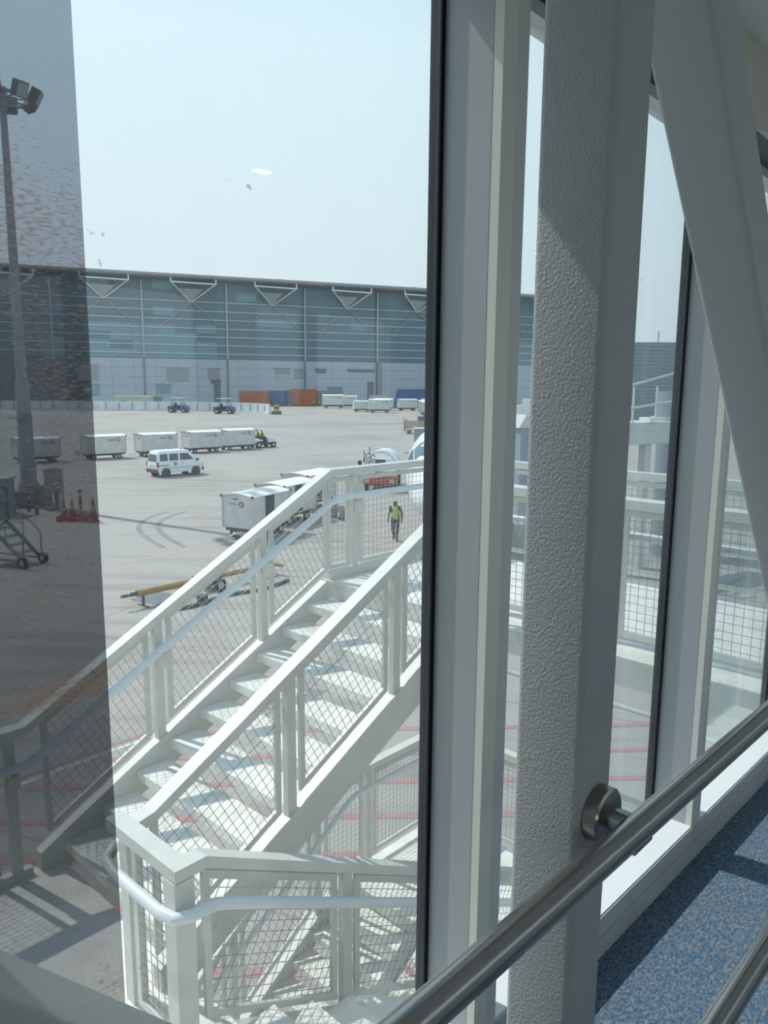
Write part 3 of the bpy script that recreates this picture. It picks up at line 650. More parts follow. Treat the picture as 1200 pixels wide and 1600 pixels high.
for (xa, xb, za, zb, nm, mm) in ((-52, -46, 6.8, 11.2, 'shutter', 'tpanel'), (-26.7, -20.1, 6.9, 10.8, 'shutter', 'tpanel'), (-14.4, -10.8, 7.6, 10.6, 'shutter', 'tpanel'), (-30.1, -25.7, 3.2, 5.9, 'window', 'tglass2'),
        (-50.5, -46, 2.6, 5.8, 'window', 'tglass2'), (-13.5, -10.7, 6.3, 7.2, 'vent', 'tdark'), (-12.7, -10.8, 0.05, 6.0, 'doorway', 'tdark'), (31.0, 40.3, 10.3, 11.0, 'lintel', 'tdark'), (37.9, 40.1, 1.0, 6.9, 'doorway', 'tdark'),
        (6.5, 11.5, 9.5, 11.1, 'shutter', 'tpanel'), (13.0, 16.8, 8.0, 10.9, 'shutter', 'tpanel'), (20.2, 23.5, 9.8, 11.0, 'vent', 'tdark'), (-30.8, -28.5, 0.6, 1.9, 'vent', 'tdark'), (24, 29, 2.5, 5.2, 'window', 'tglass'), (9.5, 11.5, 0.1, 4.0, 'doorway', 'tdark')):
    tp(nm, MB().box(xa, xb, -0.06 + 0.0, 0.09, za, zb).box(xa - 0.2, xb + 0.2, -0.20, 0.09, zb, zb + 0.25), M[mm])
lad = MB()
for dx in (-0.7, 0.7): lad.box(42.0 + dx - 0.09, 42.0 + dx + 0.09, -0.75, -0.55, 0, 13.4)
for i in range(22): lad.box(41.3, 42.7, -0.72, -0.6, 0.5 + 0.6 * i, 0.62 + 0.6 * i)
tp('wall_ladder', lad, M['tdark'])
for x in (8.2, 54.0): tp('roof_dome', MB().loft([[(x + r * cos(a) * 1.5, 1.5 + r * sin(a), z) for a in [2 * pi * i / 12 for i in range(12)]] for r, z in ((1.6, 37.9), (1.5, 38.4), (1.0, 38.9), (0.3, 39.1))]), M['white'])

# ================================================================== vehicles and carts
def wheel(name, parent, x, y, r, w, m=None):
    o = MB().cyl((x, y - w / 2, r), (x, y + w / 2, r), r, n=18).build(name, M['black'], parent)
    MB().cyl((x, y - w / 2 - 0.006, r), (x, y + w / 2 + 0.006, r), r * 0.55, n=14).build('hub', m or M['hub'], o); return o
def ring_logo(parent, c, nx, tx, rad, z):
    # printed round logo with a white centre, on a vertical face: c centre, nx outward normal, tx along face
    mb = MB(); nx = V3(nx); tx = V3(tx); up = V3((0, 0, 1)); c = V3(c)
    n = 20; v0 = [c + tx * (rad * cos(2 * pi * i / n)) + up * (rad * sin(2 * pi * i / n)) for i in range(n)]
    mb.add(v0 + [p + nx * 0.006 for p in v0], [tuple(range(n)), tuple(range(n, 2 * n))] + [(i, (i + 1) % n, n + (i + 1) % n, n + i) for i in range(n)], 0)
    v1 = [c + nx * 0.0065 + tx * (rad * .52 * cos(2 * pi * i / n)) + up * (rad * .52 * sin(2 * pi * i / n)) for i in range(n)]
    mb.add(v1 + [p + nx * 0.003 for p in v1], [tuple(range(n)), tuple(range(n, 2 * n))] + [(i, (i + 1) % n, n + (i + 1) % n, n + i) for i in range(n)], 1)
    mb.obox(c + nx * 0.0105, (tx, nx, up), rad * .5, 0.002, rad * .1, 0)
    return mb.build('logo', [M['maroon'], M['white']], parent)
def make_cart(label, open_side=False, L=3.3, Wd=1.6, H=2.05, roofm='cartroof'):
    t = thing('baggage_cart', label, 'baggage cart')
    h0 = 0.52; hx, hy = L / 2, Wd / 2
    MB().box(-hx + 0.05, hx - 0.05, -hy + 0.1, hy - 0.1, 0.36, 0.5).box(-hx + 0.4, hx - 0.4, -0.12, 0.12, 0.26, 0.359).build('chassis', M['chassis'], t)
    body = MB()
    if open_side:
        th = 0.04
        body.box(-hx, hx, -hy, hy, h0 - 0.02, h0 + 0.03).box(-hx, -hx + th, -hy, hy, h0 + 0.031, H - 0.1).box(hx - th, hx, -hy, hy, h0 + 0.031, H - 0.1).box(-hx + th, hx - th, hy - th, hy, h0 + 0.031, H - 0.1)
        body.box(-hx + th, -hx * 0.34, -hy, -hy + th, h0 + 0.031, H - 0.1).box(hx * 0.16, hx - th, -hy, -hy + th, h0 + 0.031, H - 0.1)
    else: body.box(-hx, hx, -hy, hy, h0 - 0.02, H - 0.1)
    body.build('body', M['cartside'], t)
    if open_side: MB().loft([[(-hx * 0.34 + 0.002 + i * (hx * 0.5 - 0.004) / 16, -hy + 0.02 + 0.014 * (i % 2), z) for i in range(17)] + [(-hx * 0.34 + 0.002 + (16 - i) * (hx * 0.5 - 0.004) / 16, -hy + 0.06, z) for i in range(17)] for z in (h0 + 0.04, H - 0.11)]).build('curtain', M['curtain'], t)
    else:
        MB().box(-hx * 0.30, -hx * 0.28, -hy - 0.012, -hy - 0.001, h0, H - 0.12).box(hx * 0.28, hx * 0.30, -hy - 0.012, -hy - 0.001, h0, H - 0.12).build('door_strip', M['curb'], t)
    roof = [(-hx - 0.06, 0)]
    arc = [(-hy - 0.05 + (Wd + 0.1) * i / 10, H - 0.10 + 0.13 * sin(pi * i / 10)) for i in range(11)]
    poly = arc + [(hy + 0.05, H - 0.0985 - 0.0), (-hy - 0.05, H - 0.0985)][0:0]
    rings = [[(x_, y_, z_) for y_, z_ in arc] + [(x_, y_, z_ - 0.03 if 0 < i_ < 10 else z_ - 0.03) for i_, (y_, z_) in reversed(list(enumerate(arc)))] for x_ in (-hx - 0.06, hx + 0.06)]
    MB().loft(rings).build('roof', M[roofm], t)
    gb = MB()
    for x_ in (-hx, hx):
        gb.prism([(y_, z_ - 0.032) for y_, z_ in arc[1:-1]] + [(hy, H - 0.1), (-hy, H - 0.1)], x_ - 0.012, x_ + 0.012, 'x')
    gb.build('end_gable', M['cartside'], t)
    for sx_ in (-1, 1):
        for sy_ in (-1, 1):
            o = MB().box(sx_ * hx - 0.035, sx_ * hx + 0.035, sy_ * hy - 0.035, sy_ * hy + 0.035, h0 - 0.03, H - 0.06).build('corner_post', M['cartside'], t)
            MB().box(sx_ * (hx + 0.03) - 0.05, sx_ * (hx + 0.03) + 0.05, sy_ * (hy + 0.02) - 0.05, sy_ * (hy + 0.02) + 0.05, H - 0.16, H - 0.05).build('corner_cap', M['rust'], o)
            wheel('wheel', t, sx_ * (hx - 0.55), sy_ * (hy - 0.16), 0.21, 0.14)
    MB().bar((-hx + 0.1, 0, 0.34), (-hx - 0.95, 0, 0.20), 0.07, 0.06).bar((-hx + 0.1, -0.3, 0.34), (-hx - 0.3, 0, 0.28), 0.05, 0.05).bar((-hx + 0.1, 0.3, 0.34), (-hx - 0.3, 0, 0.28), 0.05, 0.05).build('tow_bar', M['curb'], t)
    if not open_side: ring_logo(t, (hx * 0.62, -hy - 0.0125, H - 0.42), (0, -1, 0), (1, 0, 0), 0.155, 0)
    if not open_side: MB().box(hx * 0.02, hx * 0.46, -hy - 0.0185, -hy - 0.0125, H - 0.40, H - 0.37).box(hx * 0.10, hx * 0.46, -hy - 0.0185, -hy - 0.0125, H - 0.49, H - 0.455).build('printed_lettering', M['maroon'], t)
    ring_logo(t, (-hx - 0.0125, -hy * 0.28, H - 0.44), (-1, 0, 0), (0, 1, 0), 0.12, 0)
    MB().box(-hx - 0.0185, -hx - 0.0125, -hy * 0.05, hy * 0.55, H - 0.45, H - 0.43).box(-hx - 0.0185, -hx - 0.0125, -hy * 0.05, hy * 0.3, H - 0.24, H - 0.20).build('printed_lettering', M['maroon'], t)
    return t
carts = []
proto = make_cart('white baggage cart cut by the edge of the dark tinted strip')
pro2 = make_cart('nearest white baggage cart with a dark curtain, front end facing the stairs', True, 2.7, 1.55, 1.95)
def place(o, x, y, az, label=None, group=None, sc=1.0):
    o.location = (x, y, 0); o.rotation_euler = (0, 0, R(90 - az)); o.scale = (sc,) * 3
    if label: o['label'] = label
    if group: o['group'] = group
    return o
TRN = 'train of white baggage carts behind the tractor'
place(proto, -24.1, 65.9, 50, group=TRN)
place(copy_tree(proto), -20.5, 68.9, 50, 'white baggage cart straight behind the parked white van', TRN)
place(copy_tree(proto), -17.25, 72.7, 49, 'white baggage cart third from the left in the towed train, clear of the van', TRN)
place(copy_tree(proto), -14.65, 76.0, 48, 'white baggage cart hitched directly behind the two seated workers', TRN)
place(copy_tree(proto), -28.3, 62.4, 49, 'tail white baggage cart of the train, wholly behind the dark tinted strip', TRN)
NR = 'open white baggage carts parked behind the stair railing'
place(pro2, -5.5, 32.8, 27, group=NR)
place(copy_tree(pro2), -4.65, 36.2, 26, 'second white baggage cart with dark curtain, directly behind the nearest one', NR)
place(copy_tree(pro2), -3.95, 40.3, 28, 'third white baggage cart with dark curtain, farthest of the parked row behind the railing', NR)
FAR = 'white carts parked far off by the terminal'
for (x, y, az, lb, sc) in ((-5.4, 184, 75, 'far white cart at the left end of the group under the wall ladder', 1.25), (-1.2, 178, 84, 'far white cart standing foremost in the middle of the distant group', 1.5),
        (-0.4, 193, 80, 'far white cart with its roof just showing behind the foremost distant one', 1.45), (5.6, 194, 75, 'far white cart standing below the blue slanted container', 1.4), (11.6, 200, 90, 'far white cart tucked behind the tall ones near the black window seal', 1.35),
        (10.0, 163, 95, 'far white cart nearest to us beside the black window seal', 1.45), (9.9, 170, 95, 'far white cart second in line beside the black window seal', 1.5), (-13.8, 208, 88, 'large white box cart beside the right orange container', 1.75), (-10.2, 214, 88, 'white box cart behind the large white one by the terminal door', 1.6)):
    place(copy_tree(proto), x, y, az, lb, FAR, sc)

# small van
def make_van():
    t = thing('white_minivan', 'small white minivan with dark windows driving past the baggage carts', 'van', (-14.85, 54.3, 0), 44)
    def ring(z, x0, x1, hw, r=0.16):
        return [(x_, y_, z) for x_, y_ in rrect((x1 - x0) / 2, hw, min(r, hw * .5), 4, (x0 + x1) / 2, 0)]
    hw = lambda z: 0.74 - max(0, z - 0.95) * 0.13
    lay = [(0.30, -1.70, 1.70), (0.42, -1.80, 1.82), (0.75, -1.82, 1.84), (0.98, -1.80, 1.72), (1.06, -1.79, 1.55), (1.40, -1.74, 1.17), (1.70, -1.66, 0.85)]
    rg = [ring(z, a, b_, hw(z)) for z, a, b_ in lay] + [ring(1.80, -1.58, 0.74, 0.58), ring(1.84, -1.40, 0.55, 0.42)]
    MB().loft(rg).build('body', M['white'], t)
    def win(name, pts, n):
        q = [V3(p) for p in pts]; 
        if (q[1] - q[0]).cross(q[2] - q[0]).dot(V3(n)) < 0: q = [q[0], q[3], q[2], q[1]]
        MB().slab4(q, 0.014).build(name, M['carglass'], t)
    za, zb = 1.13, 1.60
    for s_ in (-1, 1):
        for xa, xb, xc in ((-1.58, -0.98, -0.98), (-0.86, -0.16, -0.16), (-0.02, 1.06, 0.62)):
            win('side_window', [(xa, s_ * hw(za), za), (xb, s_ * hw(za), za), (xc, s_ * hw(zb), zb), (xa + 0.03, s_ * hw(zb), zb)], (0, s_, 0))
        for xw in (-1.15, 1.22): wheel('wheel', t, xw, s_ * 0.64, 0.285, 0.17)
        for xw in (-1.15, 1.22): MB().cyl((xw, s_ * 0.735, 0.30), (xw, s_ * 0.748, 0.30), 0.36, n=20).build('wheel_arch', M['chassis'], t)
        MB().box(-1.45, 1.6, s_ * 0.742 - 0.008, s_ * 0.742 + 0.008, 0.62, 0.645).build('side_stripe', M['rust'], t)
        MB().box(-1.72, -0.85, s_ * 0.745 - 0.012, s_ * 0.745 + 0.012, 0.80, 0.845).build('door_rail', M['chassis'], t)
        MB().box(0.05, 0.2, s_ * 0.75 - 0.012, s_ * 0.75 + 0.012, 0.93, 0.965).build('door_handle', M['chassis'], t)
        MB().box(-1.83, -1.70, s_ * 0.70 - 0.05, s_ * 0.70 + 0.05, 0.72, 1.06).build('tail_light', M['redpaint'], t)
        MB().box(1.25, 1.40, s_ * 0.82 - 0.08, s_ * 0.82 + 0.06, 1.05, 1.2).build('mirror', M['chassis'], t)
        MB().box(1.72, 1.86, s_ * 0.55 - 0.12, s_ * 0.55 + 0.12, 0.7, 0.88).build('headlight', M['hub'], t)
    win('rear_window', [(-1.793, -0.56, 1.10), (-1.793, 0.56, 1.10), (-1.70, 0.50, 1.58), (-1.70, -0.50, 1.58)], (-1, 0, 0.2))
    win('windscreen', [(1.50, -0.58, 1.11), (1.50, 0.58, 1.11), (0.93, 0.50, 1.63), (0.93, -0.50, 1.63)], (1, 0, 1))
    MB().box(-1.87, -1.74, -0.70, 0.70, 0.32, 0.56).build('rear_bumper', M['chassis'], t)
    MB().box(1.76, 1.90, -0.70, 0.70, 0.32, 0.54).bar((1.92, -0.5, 0.3), (1.92, -0.5, 0.85), .05, .05).bar((1.92, 0.5, 0.3), (1.92, 0.5, 0.85), .05, .05).bar((1.92, -0.5, 0.83), (1.92, 0.5, 0.83), .05, .05).build('bull_bar', M['chassis'], t)
    MB().box(-1.83, -1.805, -0.3, 0.3, 0.72, 0.84).build('number_plate', M['hub'], t)
    ring_logo(t, (-0.42, -0.742, 0.90), (0, -1, 0), (1, 0, 0), 0.13, 0)
    MB().cyl((0.5, 0, 1.84), (0.5, 0, 1.92), 0.06, n=10).build('beacon', M['redpaint'], t)
make_van()

# ------------------------------------------------------------------ people
def skin_mesh(joints, edges, radii, root=0, lev=1):
    me = bpy.data.meshes.new('tmp'); me.from_pydata(joints, edges, []); ob = bpy.data.objects.new('tmp', me); COL.objects.link(ob)
    ob.modifiers.new('s', 'SKIN'); sk = me.skin_vertices[0].data
    for i, r in enumerate(radii): sk[i].radius = r if isinstance(r, tuple) else (r, r); sk[i].use_root = (i == root)
    m2 = ob.modifiers.new('u', 'SUBSURF'); m2.levels = lev; m2.render_levels = lev
    dg = bpy.context.evaluated_depsgraph_get(); dg.update()
    out = bpy.data.meshes.new_from_object(ob.evaluated_get(dg)); bpy.data.objects.remove(ob); bpy.data.meshes.remove(me)
    return out
def person(label, loc, az, pose, group=None, head_cover=None, top='navy', fingers=True, sc=1.0):
    # local +x is the way the person faces
    t = thing('person', label, 'person', loc, az, group); t.scale = (sc,) * 3
    J = pose; names = list(J.keys()); idx = {n: i for i, n in enumerate(names)}
    pts = [J[n][0] for n in names]; rad = [J[n][1] for n in names]
    E_ = [('pel', 'spine'), ('spine', 'chest'), ('chest', 'neck'), ('neck', 'headb'), ('headb', 'headt')]
    for s_ in 'lr':
        E_ += [('pel', 'hip' + s_), ('hip' + s_, 'knee' + s_), ('knee' + s_, 'ank' + s_), ('ank' + s_, 'toe' + s_), ('chest', 'sh' + s_), ('sh' + s_, 'elb' + s_), ('elb' + s_, 'wr' + s_), ('wr' + s_, 'palm' + s_)]
    edges = [(idx[a], idx[b_]) for a, b_ in E_]
    if fingers:
        for s_ in 'lr':
            pm = V3(J['palm' + s_][0]); wv = V3(J['wr' + s_][0]); d = (pm - wv).normalized(); fw = V3((1, 0, 0)); fw = (fw - d * fw.dot(d)).normalized(); sdv = d.cross(fw)
            for k, (of, ln) in enumerate(((0.030, .070), (0.010, .080), (-0.011, .075), (-0.030, .058))):
                a = pm + fw * of * .9; b1 = a + d * ln * .55; b2 = b1 + d * ln * .4 + sdv * 0.012 * (1 if s_ == 'l' else -1)
                n0 = len(pts); pts += [tuple(a + d * .012), tuple(b1), tuple(b2)]; rad += [.011, .0095, .008]; edges += [(idx['palm' + s_], n0), (n0, n0 + 1), (n0 + 1, n0 + 2)]
            a = wv + (pm - wv) * .45 + fw * .035; b1 = a + fw * .02 + d * .035
            n0 = len(pts); pts += [tuple(a), tuple(b1)]; rad += [.012, .0095]; edges += [(idx['wr' + s_], n0), (n0, n0 + 1)]
    me = skin_mesh([tuple(p) for p in pts], edges, rad)
    for m in (M['skin'], M['navy'], M['hair'], M['black'], M[top]): me.materials.append(m)
    hb = V3(J['headb'][0]); wl = V3(J['elbl'][0]); wr_ = V3(J['elbr'][0]); pel = V3(J['pel'][0]); ch = V3(J['chest'][0]); nk = V3(J['neck'][0])
    def seg(p, a, b_):
        a, b_ = V3(a), V3(b_); d = b_ - a; k_ = max(0, min(1, (p - a).dot(d) / d.length_squared)); return (p - a - d * k_).length
    parts = [(('hip' + s_, 'knee' + s_), 1) for s_ in 'lr'] + [(('knee' + s_, 'ank' + s_), 1) for s_ in 'lr'] + [(('ank' + s_, 'toe' + s_), 3) for s_ in 'lr'] + [(('sh' + s_, 'elb' + s_), 4) for s_ in 'lr'] + [(('elb' + s_, 'wr' + s_), 0) for s_ in 'lr'] + [(('wr' + s_, 'palm' + s_), 0) for s_ in 'lr'] + [(('pel', 'spine'), 1), (('spine', 'chest'), 4), (('chest', 'neck'), 4), (('neck', 'headt'), 0)]
    vest_f = []
    for p in me.polygons:
        c = V3(p.center); best = min(parts, key=lambda q: seg(c, J[q[0][0]][0], J[q[0][1]][0])); p.material_index = best[1]
        if best[0] == ('neck', 'headt') and (c.z > hb.z + 0.055 or (c.x < hb.x - 0.03 and c.z > hb.z - 0.05)): p.material_index = 2
        if best[0] in (('spine', 'chest'), ('chest', 'neck'), ('pel', 'spine')) and c.z < nk.z - 0.015 and c.z > pel.z - 0.02: vest_f.append(p.index)
        p.use_smooth = True
    body = bpy.data.objects.new('body', me); COL.objects.link(body); body.parent = t
    vs = {}; vv = []; ff = []
    for fi in vest_f:
        f = []
        for vi in me.polygons[fi].vertices:
            if vi not in vs: vs[vi] = len(vv); v = me.vertices[vi]; vv.append(v.co + v.normal * 0.013)
            f.append(vs[vi])
        ff.append(tuple(f))
    if ff:
        vm = bpy.data.meshes.new('safety_vest'); vm.from_pydata([tuple(v) for v in vv], [], ff); vm.materials.append(M['vest']); vm.materials.append(M['reflect'])
        for p in vm.polygons:
            p.use_smooth = True
        vo = bpy.data.objects.new('safety_vest', vm); COL.objects.link(vo); vo.parent = t
        sm = vo.modifiers.new('solid', 'SOLIDIFY'); sm.thickness = 0.008; sm.offset = 1
        tape = MB(); zz = V3(J['spine'][0]); rr = J['spine'][1]; rx_, ry_ = (rr if isinstance(rr, tuple) else (rr, rr))
    # face
    fx = hb.x + 0.092
    MB().cyl((fx - 0.02, hb.y, hb.z + 0.01), (fx + 0.018, hb.y, hb.z - 0.012), 0.011, 0.016, n=8).build('nose', M['skin'], t)
    for s_ in (-1, 1):
        MB().box(fx - 0.012, fx + 0.001, hb.y + s_ * 0.032 - 0.013, hb.y + s_ * 0.032 + 0.013, hb.z + 0.022, hb.z + 0.034).build('eye', M['hair'], t)
        MB().loft([[(hb.x + 0.008 + r_ * 0.5 * cos(a), hb.y + s_ * yy, hb.z + 0.006 + r_ * sin(a)) for a in [2 * pi * i / 8 for i in range(8)]] for r_, yy in ((0.026, 0.080), (0.03, 0.094))]).build('ear', M['skin'], t)
    MB().box(fx - 0.02, fx - 0.004, hb.y - 0.024, hb.y + 0.024, hb.z - 0.047, hb.z - 0.038).build('mouth', M['maroon'], t)
    if head_cover:
        hx_ = hb.x; MB().loft([[(hx_ + r_ * 1.12 * cos(a), hb.y + r_ * sin(a), z) for a in [2 * pi * i / 14 for i in range(14)]] for r_, z in ((0.108, hb.z + 0.05), (0.105, hb.z + 0.10), (0.08, hb.z + 0.145), (0.03, hb.z + 0.165))]).box(hx_ + 0.09, hx_ + 0.19, hb.y - 0.06, hb.y + 0.06, hb.z + 0.05, hb.z + 0.062).build('cap', M[head_cover], t)
    return t
def walk_pose():
    J = dict(pel=((0, 0, 0.95), (0.105, 0.155)), spine=((0.0, 0, 1.14), (0.11, 0.16)), chest=((0.01, 0, 1.36), (0.12, 0.18)), neck=((0.015, 0, 1.50), 0.058), headb=((0.035, 0, 1.61), (0.092, 0.080)), headt=((0.03, 0, 1.70), (0.085, 0.072)))
    for s_, y, kx, ax_, ex, wx, az_ in (('l', 0.1, 0.10, 0.16, -0.04, 0.05, 0.075), ('r', -0.1, 0.02, -0.22, 0.03, 0.13, 0.13)):
        J['hip' + s_] = ((0, y, 0.88), 0.112); J['knee' + s_] = ((kx, y * 1.0, 0.50), 0.082); J['ank' + s_] = ((ax_, y * .95, az_), 0.06); J['toe' + s_] = ((ax_ + 0.16, y * 1.1, 0.045 if s_ == 'l' else 0.05), 0.042)
        J['sh' + s_] = ((0, y * 1.95, 1.42), 0.066); J['elb' + s_] = ((ex - 0.02, y * 2.65, 1.14), 0.047); J['wr' + s_] = ((wx, y * 2.85, 0.90), 0.033); J['palm' + s_] = ((wx + 0.02, y * 2.85, 0.82), (0.030, 0.022))
    return J
def sit_pose(seat=0.45):
    J = dict(pel=((0, 0, seat + 0.12), (0.12, 0.16)), spine=((-0.02, 0, seat + 0.30), (0.11, 0.15)), chest=((0.0, 0, seat + 0.50), (0.11, 0.17)), neck=((0.02, 0, seat + 0.64), 0.06), headb=((0.04, 0, seat + 0.75), (0.092, 0.08)), headt=((0.035, 0, seat + 0.84), (0.085, 0.072)))
    for s_, y in (('l', 0.1), ('r', -0.1)):
        J['hip' + s_] = ((0.06, y, seat + 0.10), 0.10); J['knee' + s_] = ((0.44, y * 1.3, seat + 0.09), 0.07); J['ank' + s_] = ((0.50, y * 1.3, seat - 0.34), 0.05); J['toe' + s_] = ((0.66, y * 1.4, seat - 0.39), 0.042)
        J['sh' + s_] = ((0.0, y * 1.95, seat + 0.56), 0.066); J['elb' + s_] = ((0.08, y * 2.3, seat + 0.31), 0.047); J['wr' + s_] = ((0.32, y * 1.9, seat + 0.27), 0.034); J['palm' + s_] = ((0.40, y * 1.8, seat + 0.26), (0.03, 0.024))
    return J
person('person in a lime safety vest and dark trousers walking alone on the apron', (0.48, 31.7, 0), 192, walk_pose(), top='navy')
person('worker in a lime vest seated at the left on the baggage tractor', (-13.05, 78.75, 0.55), 47, sit_pose(), top='navy', fingers=False)
person('worker with a white cap and dark top seated at the right on the baggage tractor', (-12.55, 78.3, 0.55), 47, sit_pose(), head_cover='cap', top='navy', fingers=False)
person('left of two distant workers in lime vests beside the right orange container', (-20.2, 220, 0), 200, walk_pose(), fingers=False, sc=1.05)
person('right of two distant workers in lime vests beside the right orange container', (-18.5, 219, 0), 170, walk_pose(), fingers=False, sc=1.05)

# baggage tractor under the two seated workers
def tractor(label, loc, az, m, canopy, group=None):
    t = thing('baggage_tractor', label, 'tractor', loc, az, group)
    MB().box(-1.25, 1.35, -0.62, 0.62, 0.32, 0.52).build('chassis', M['chassis'], t)
    MB().prism([(-1.3, 0.525), (-1.3, 0.92), (-0.75, 0.95), (-0.75, 0.525)], -0.66, 0.66).build('rear_body', m, t)
    MB().prism([(0.42, 0.525), (0.42, 1.05), (0.7, 1.06), (1.38, 0.86), (1.42, 0.525)], -0.62, 0.62).build('bonnet', m, t)
    for s_ in (-1, 1):
        MB().box(-0.35, 0.1, s_ * 0.32 - 0.24, s_ * 0.32 + 0.24, 0.525, 0.98).box(-0.42, -0.351, s_ * 0.32 - 0.24, s_ * 0.32 + 0.24, 0.525, 1.30).build('seat', M['black'], t)
        MB().prism([(-1.3, 0.7), (-1.2, 0.86), (-0.5, 0.86), (-0.4, 0.7)], s_ * 0.72 - 0.07, s_ * 0.72 + 0.07).build('mudguard', m, t)
        wheel('wheel', t, -0.85, s_ * 0.68, 0.33, 0.24); wheel('wheel', t, 0.92, s_ * 0.66, 0.30, 0.20)
        MB().box(1.37, 1.43, s_ * 0.42 - 0.09, s_ * 0.42 + 0.09, 0.66, 0.80).build('headlight', M['hub'], t)
    MB().tube([(0.35, 0.3, 1.05), (0.28, 0.3, 1.25)], 0.02, 8).cyl((0.27, 0.3, 1.24), (0.255, 0.3, 1.27), 0.17, n=16).build('steering_wheel', M['black'], t)
    MB().bar((-1.3, 0, 0.42), (-1.6, 0, 0.36), 0.12, 0.1).build('hitch', M['chassis'], t)
    if canopy:
        for sx_ in (-0.7, 0.55):
            for s_ in (-1, 1): MB().bar((sx_, s_ * 0.55, 0.9), (sx_, s_ * 0.55, 1.95), 0.06, 0.06).build('canopy_post', m, t)
        MB().box(-0.9, 0.8, -0.66, 0.66, 1.95, 2.03).build('canopy', M['hoard'], t)
    return t
tractor('white open baggage tractor with two seated workers pulling the cart train', (-12.55, 78.75, 0), 47, M['white'], False)
tractor('blue tractor with a pale canopy before the hoarding, the left one of two', (-45.0, 169, 0), 95, M['bluetug'], True, 'blue canopy tractors').scale = (1.6,) * 3
tractor('blue tractor with a pale canopy before the hoarding, the right one of two', (-34.2, 165, 0), 95, M['bluetug'], True, 'blue canopy tractors').scale = (1.6,) * 3

# red and white service truck, seen end-on
t = thing('service_truck', 'red and white service truck with a rounded hoop and mirrors beyond the platform railing', 'truck', (-0.1, 48.2, 0), 185)
MB().box(-2.4, 2.0, -0.95, 0.95, 0.45, 0.68).build('chassis', M['chassis'], t)
MB().box(1.55, 2.05, -1.02, 1.02, 0.50, 0.98).box(2.051, 2.09, -0.55, 0.55, 0.52, 0.90).build('bumper', M['redpaint'], t)
MB().box(-2.3, 1.9, -1.0, 1.0, 0.985, 1.32).build('deck', M['white'], t)
MB().prism([(-1.0, 1.321), (-0.98, 1.7), (-0.72, 2.12), (-0.25, 2.36), (0.25, 2.36), (0.72, 2.12), (0.98, 1.7), (1.0, 1.321)], -2.2, -0.4, 'x').build('tank', M['white'], t)
hoop = [(1.75, 1.02 * cos(a), 1.33 + 1.12 * sin(a)) for a in [pi * i / 14 for i in range(15)]]
MB().tube(hoop, 0.045, 8).build('hoop', M['offwhite'], t)
MB().box(1.2, 1.5, -0.55, 0.62, 1.321, 2.0).build('cab', M['white'], t)
MB().box(1.501, 1.53, -0.32, 0.30, 1.55, 1.95).build('windscreen', M['carglass'], t)
MB().box(2.051, 2.07, -0.9, -0.62, 0.6, 0.8).box(2.051, 2.07, 0.62, 0.9, 0.6, 0.8).build('headlights', M['hub'], t)
MB().box(2.0, 2.02, -0.25, 0.25, 1.05, 1.26).build('red_badge', M['redpaint'], t)
for i, (y, z) in enumerate(((-0.86, 1.5), (-0.62, 1.75), (-0.9, 1.9), (-0.45, 2.1), (-0.75, 2.2))):
    MB().tube([(1.65, y + 0.13 * cos(a), z + 0.13 * sin(a)) for a in [2 * pi * k_ / 10 for k_ in range(10)]], 0.03, 6).build('hose_coil', M['chassis'], t)
MB().bar((1.7, -0.62, 1.4), (1.7, -0.66, 2.75), .05, .05).bar((1.7, -0.95, 1.4), (1.7, -1.0, 2.5), .05, .05).build('upright_pipe', M['chassis'], t)
for s_ in (-1, 1):
    MB().tube([(1.9, s_ * 0.98, 1.2), (1.95, s_ * 1.2, 1.35), (1.95, s_ * 1.22, 1.75)], 0.022, 6).build('mirror_arm', M['chassis'], t)
    MB().box(1.92, 1.98, s_ * 1.22 - 0.11, s_ * 1.22 + 0.11, 1.65, 1.92).build('mirror', M['black'], t)
    for xw in (-1.6, 1.1): wheel('wheel', t, xw, s_ * 0.88, 0.42, 0.26)

# aircraft nose
ac = thing('aircraft', 'nose of a white airliner with cockpit window, cut off by the window frame', 'aircraft', (1.42, 26.0, 0), 20)
prof = [(0.0, 0.02, -0.78), (0.10, 0.30, -0.76), (0.4, 0.56, -0.70), (0.9, 0.84, -0.58), (1.6, 1.14, -0.45), (2.4, 1.52, -0.24), (3.4, 1.85, -0.06), (5.0, 1.98, 0.0), (11.0, 1.98, 0.0)]
ZF = 3.25
def fring(x, r, dz, n=32): return [(x, r * cos(2 * pi * i / n), ZF + dz + r * 1.03 * sin(2 * pi * i / n)) for i in range(n)]
MB().loft([fring(*p) for p in prof]).build('fuselage', M['plane'], ac)
def frad(x):
    for (a, b_) in zip(prof[:-1], prof[1:]):
        if a[0] <= x <= b_[0]:
            k_ = (x - a[0]) / (b_[0] - a[0]); return a[1] + (b_[1] - a[1]) * k_, a[2] + (b_[2] - a[2]) * k_
def fpt(x, ang, e=0.0):
    r, dz = frad(x); return V3((x, (r + e) * cos(ang), ZF + dz + (r + e) * 1.03 * sin(ang)))
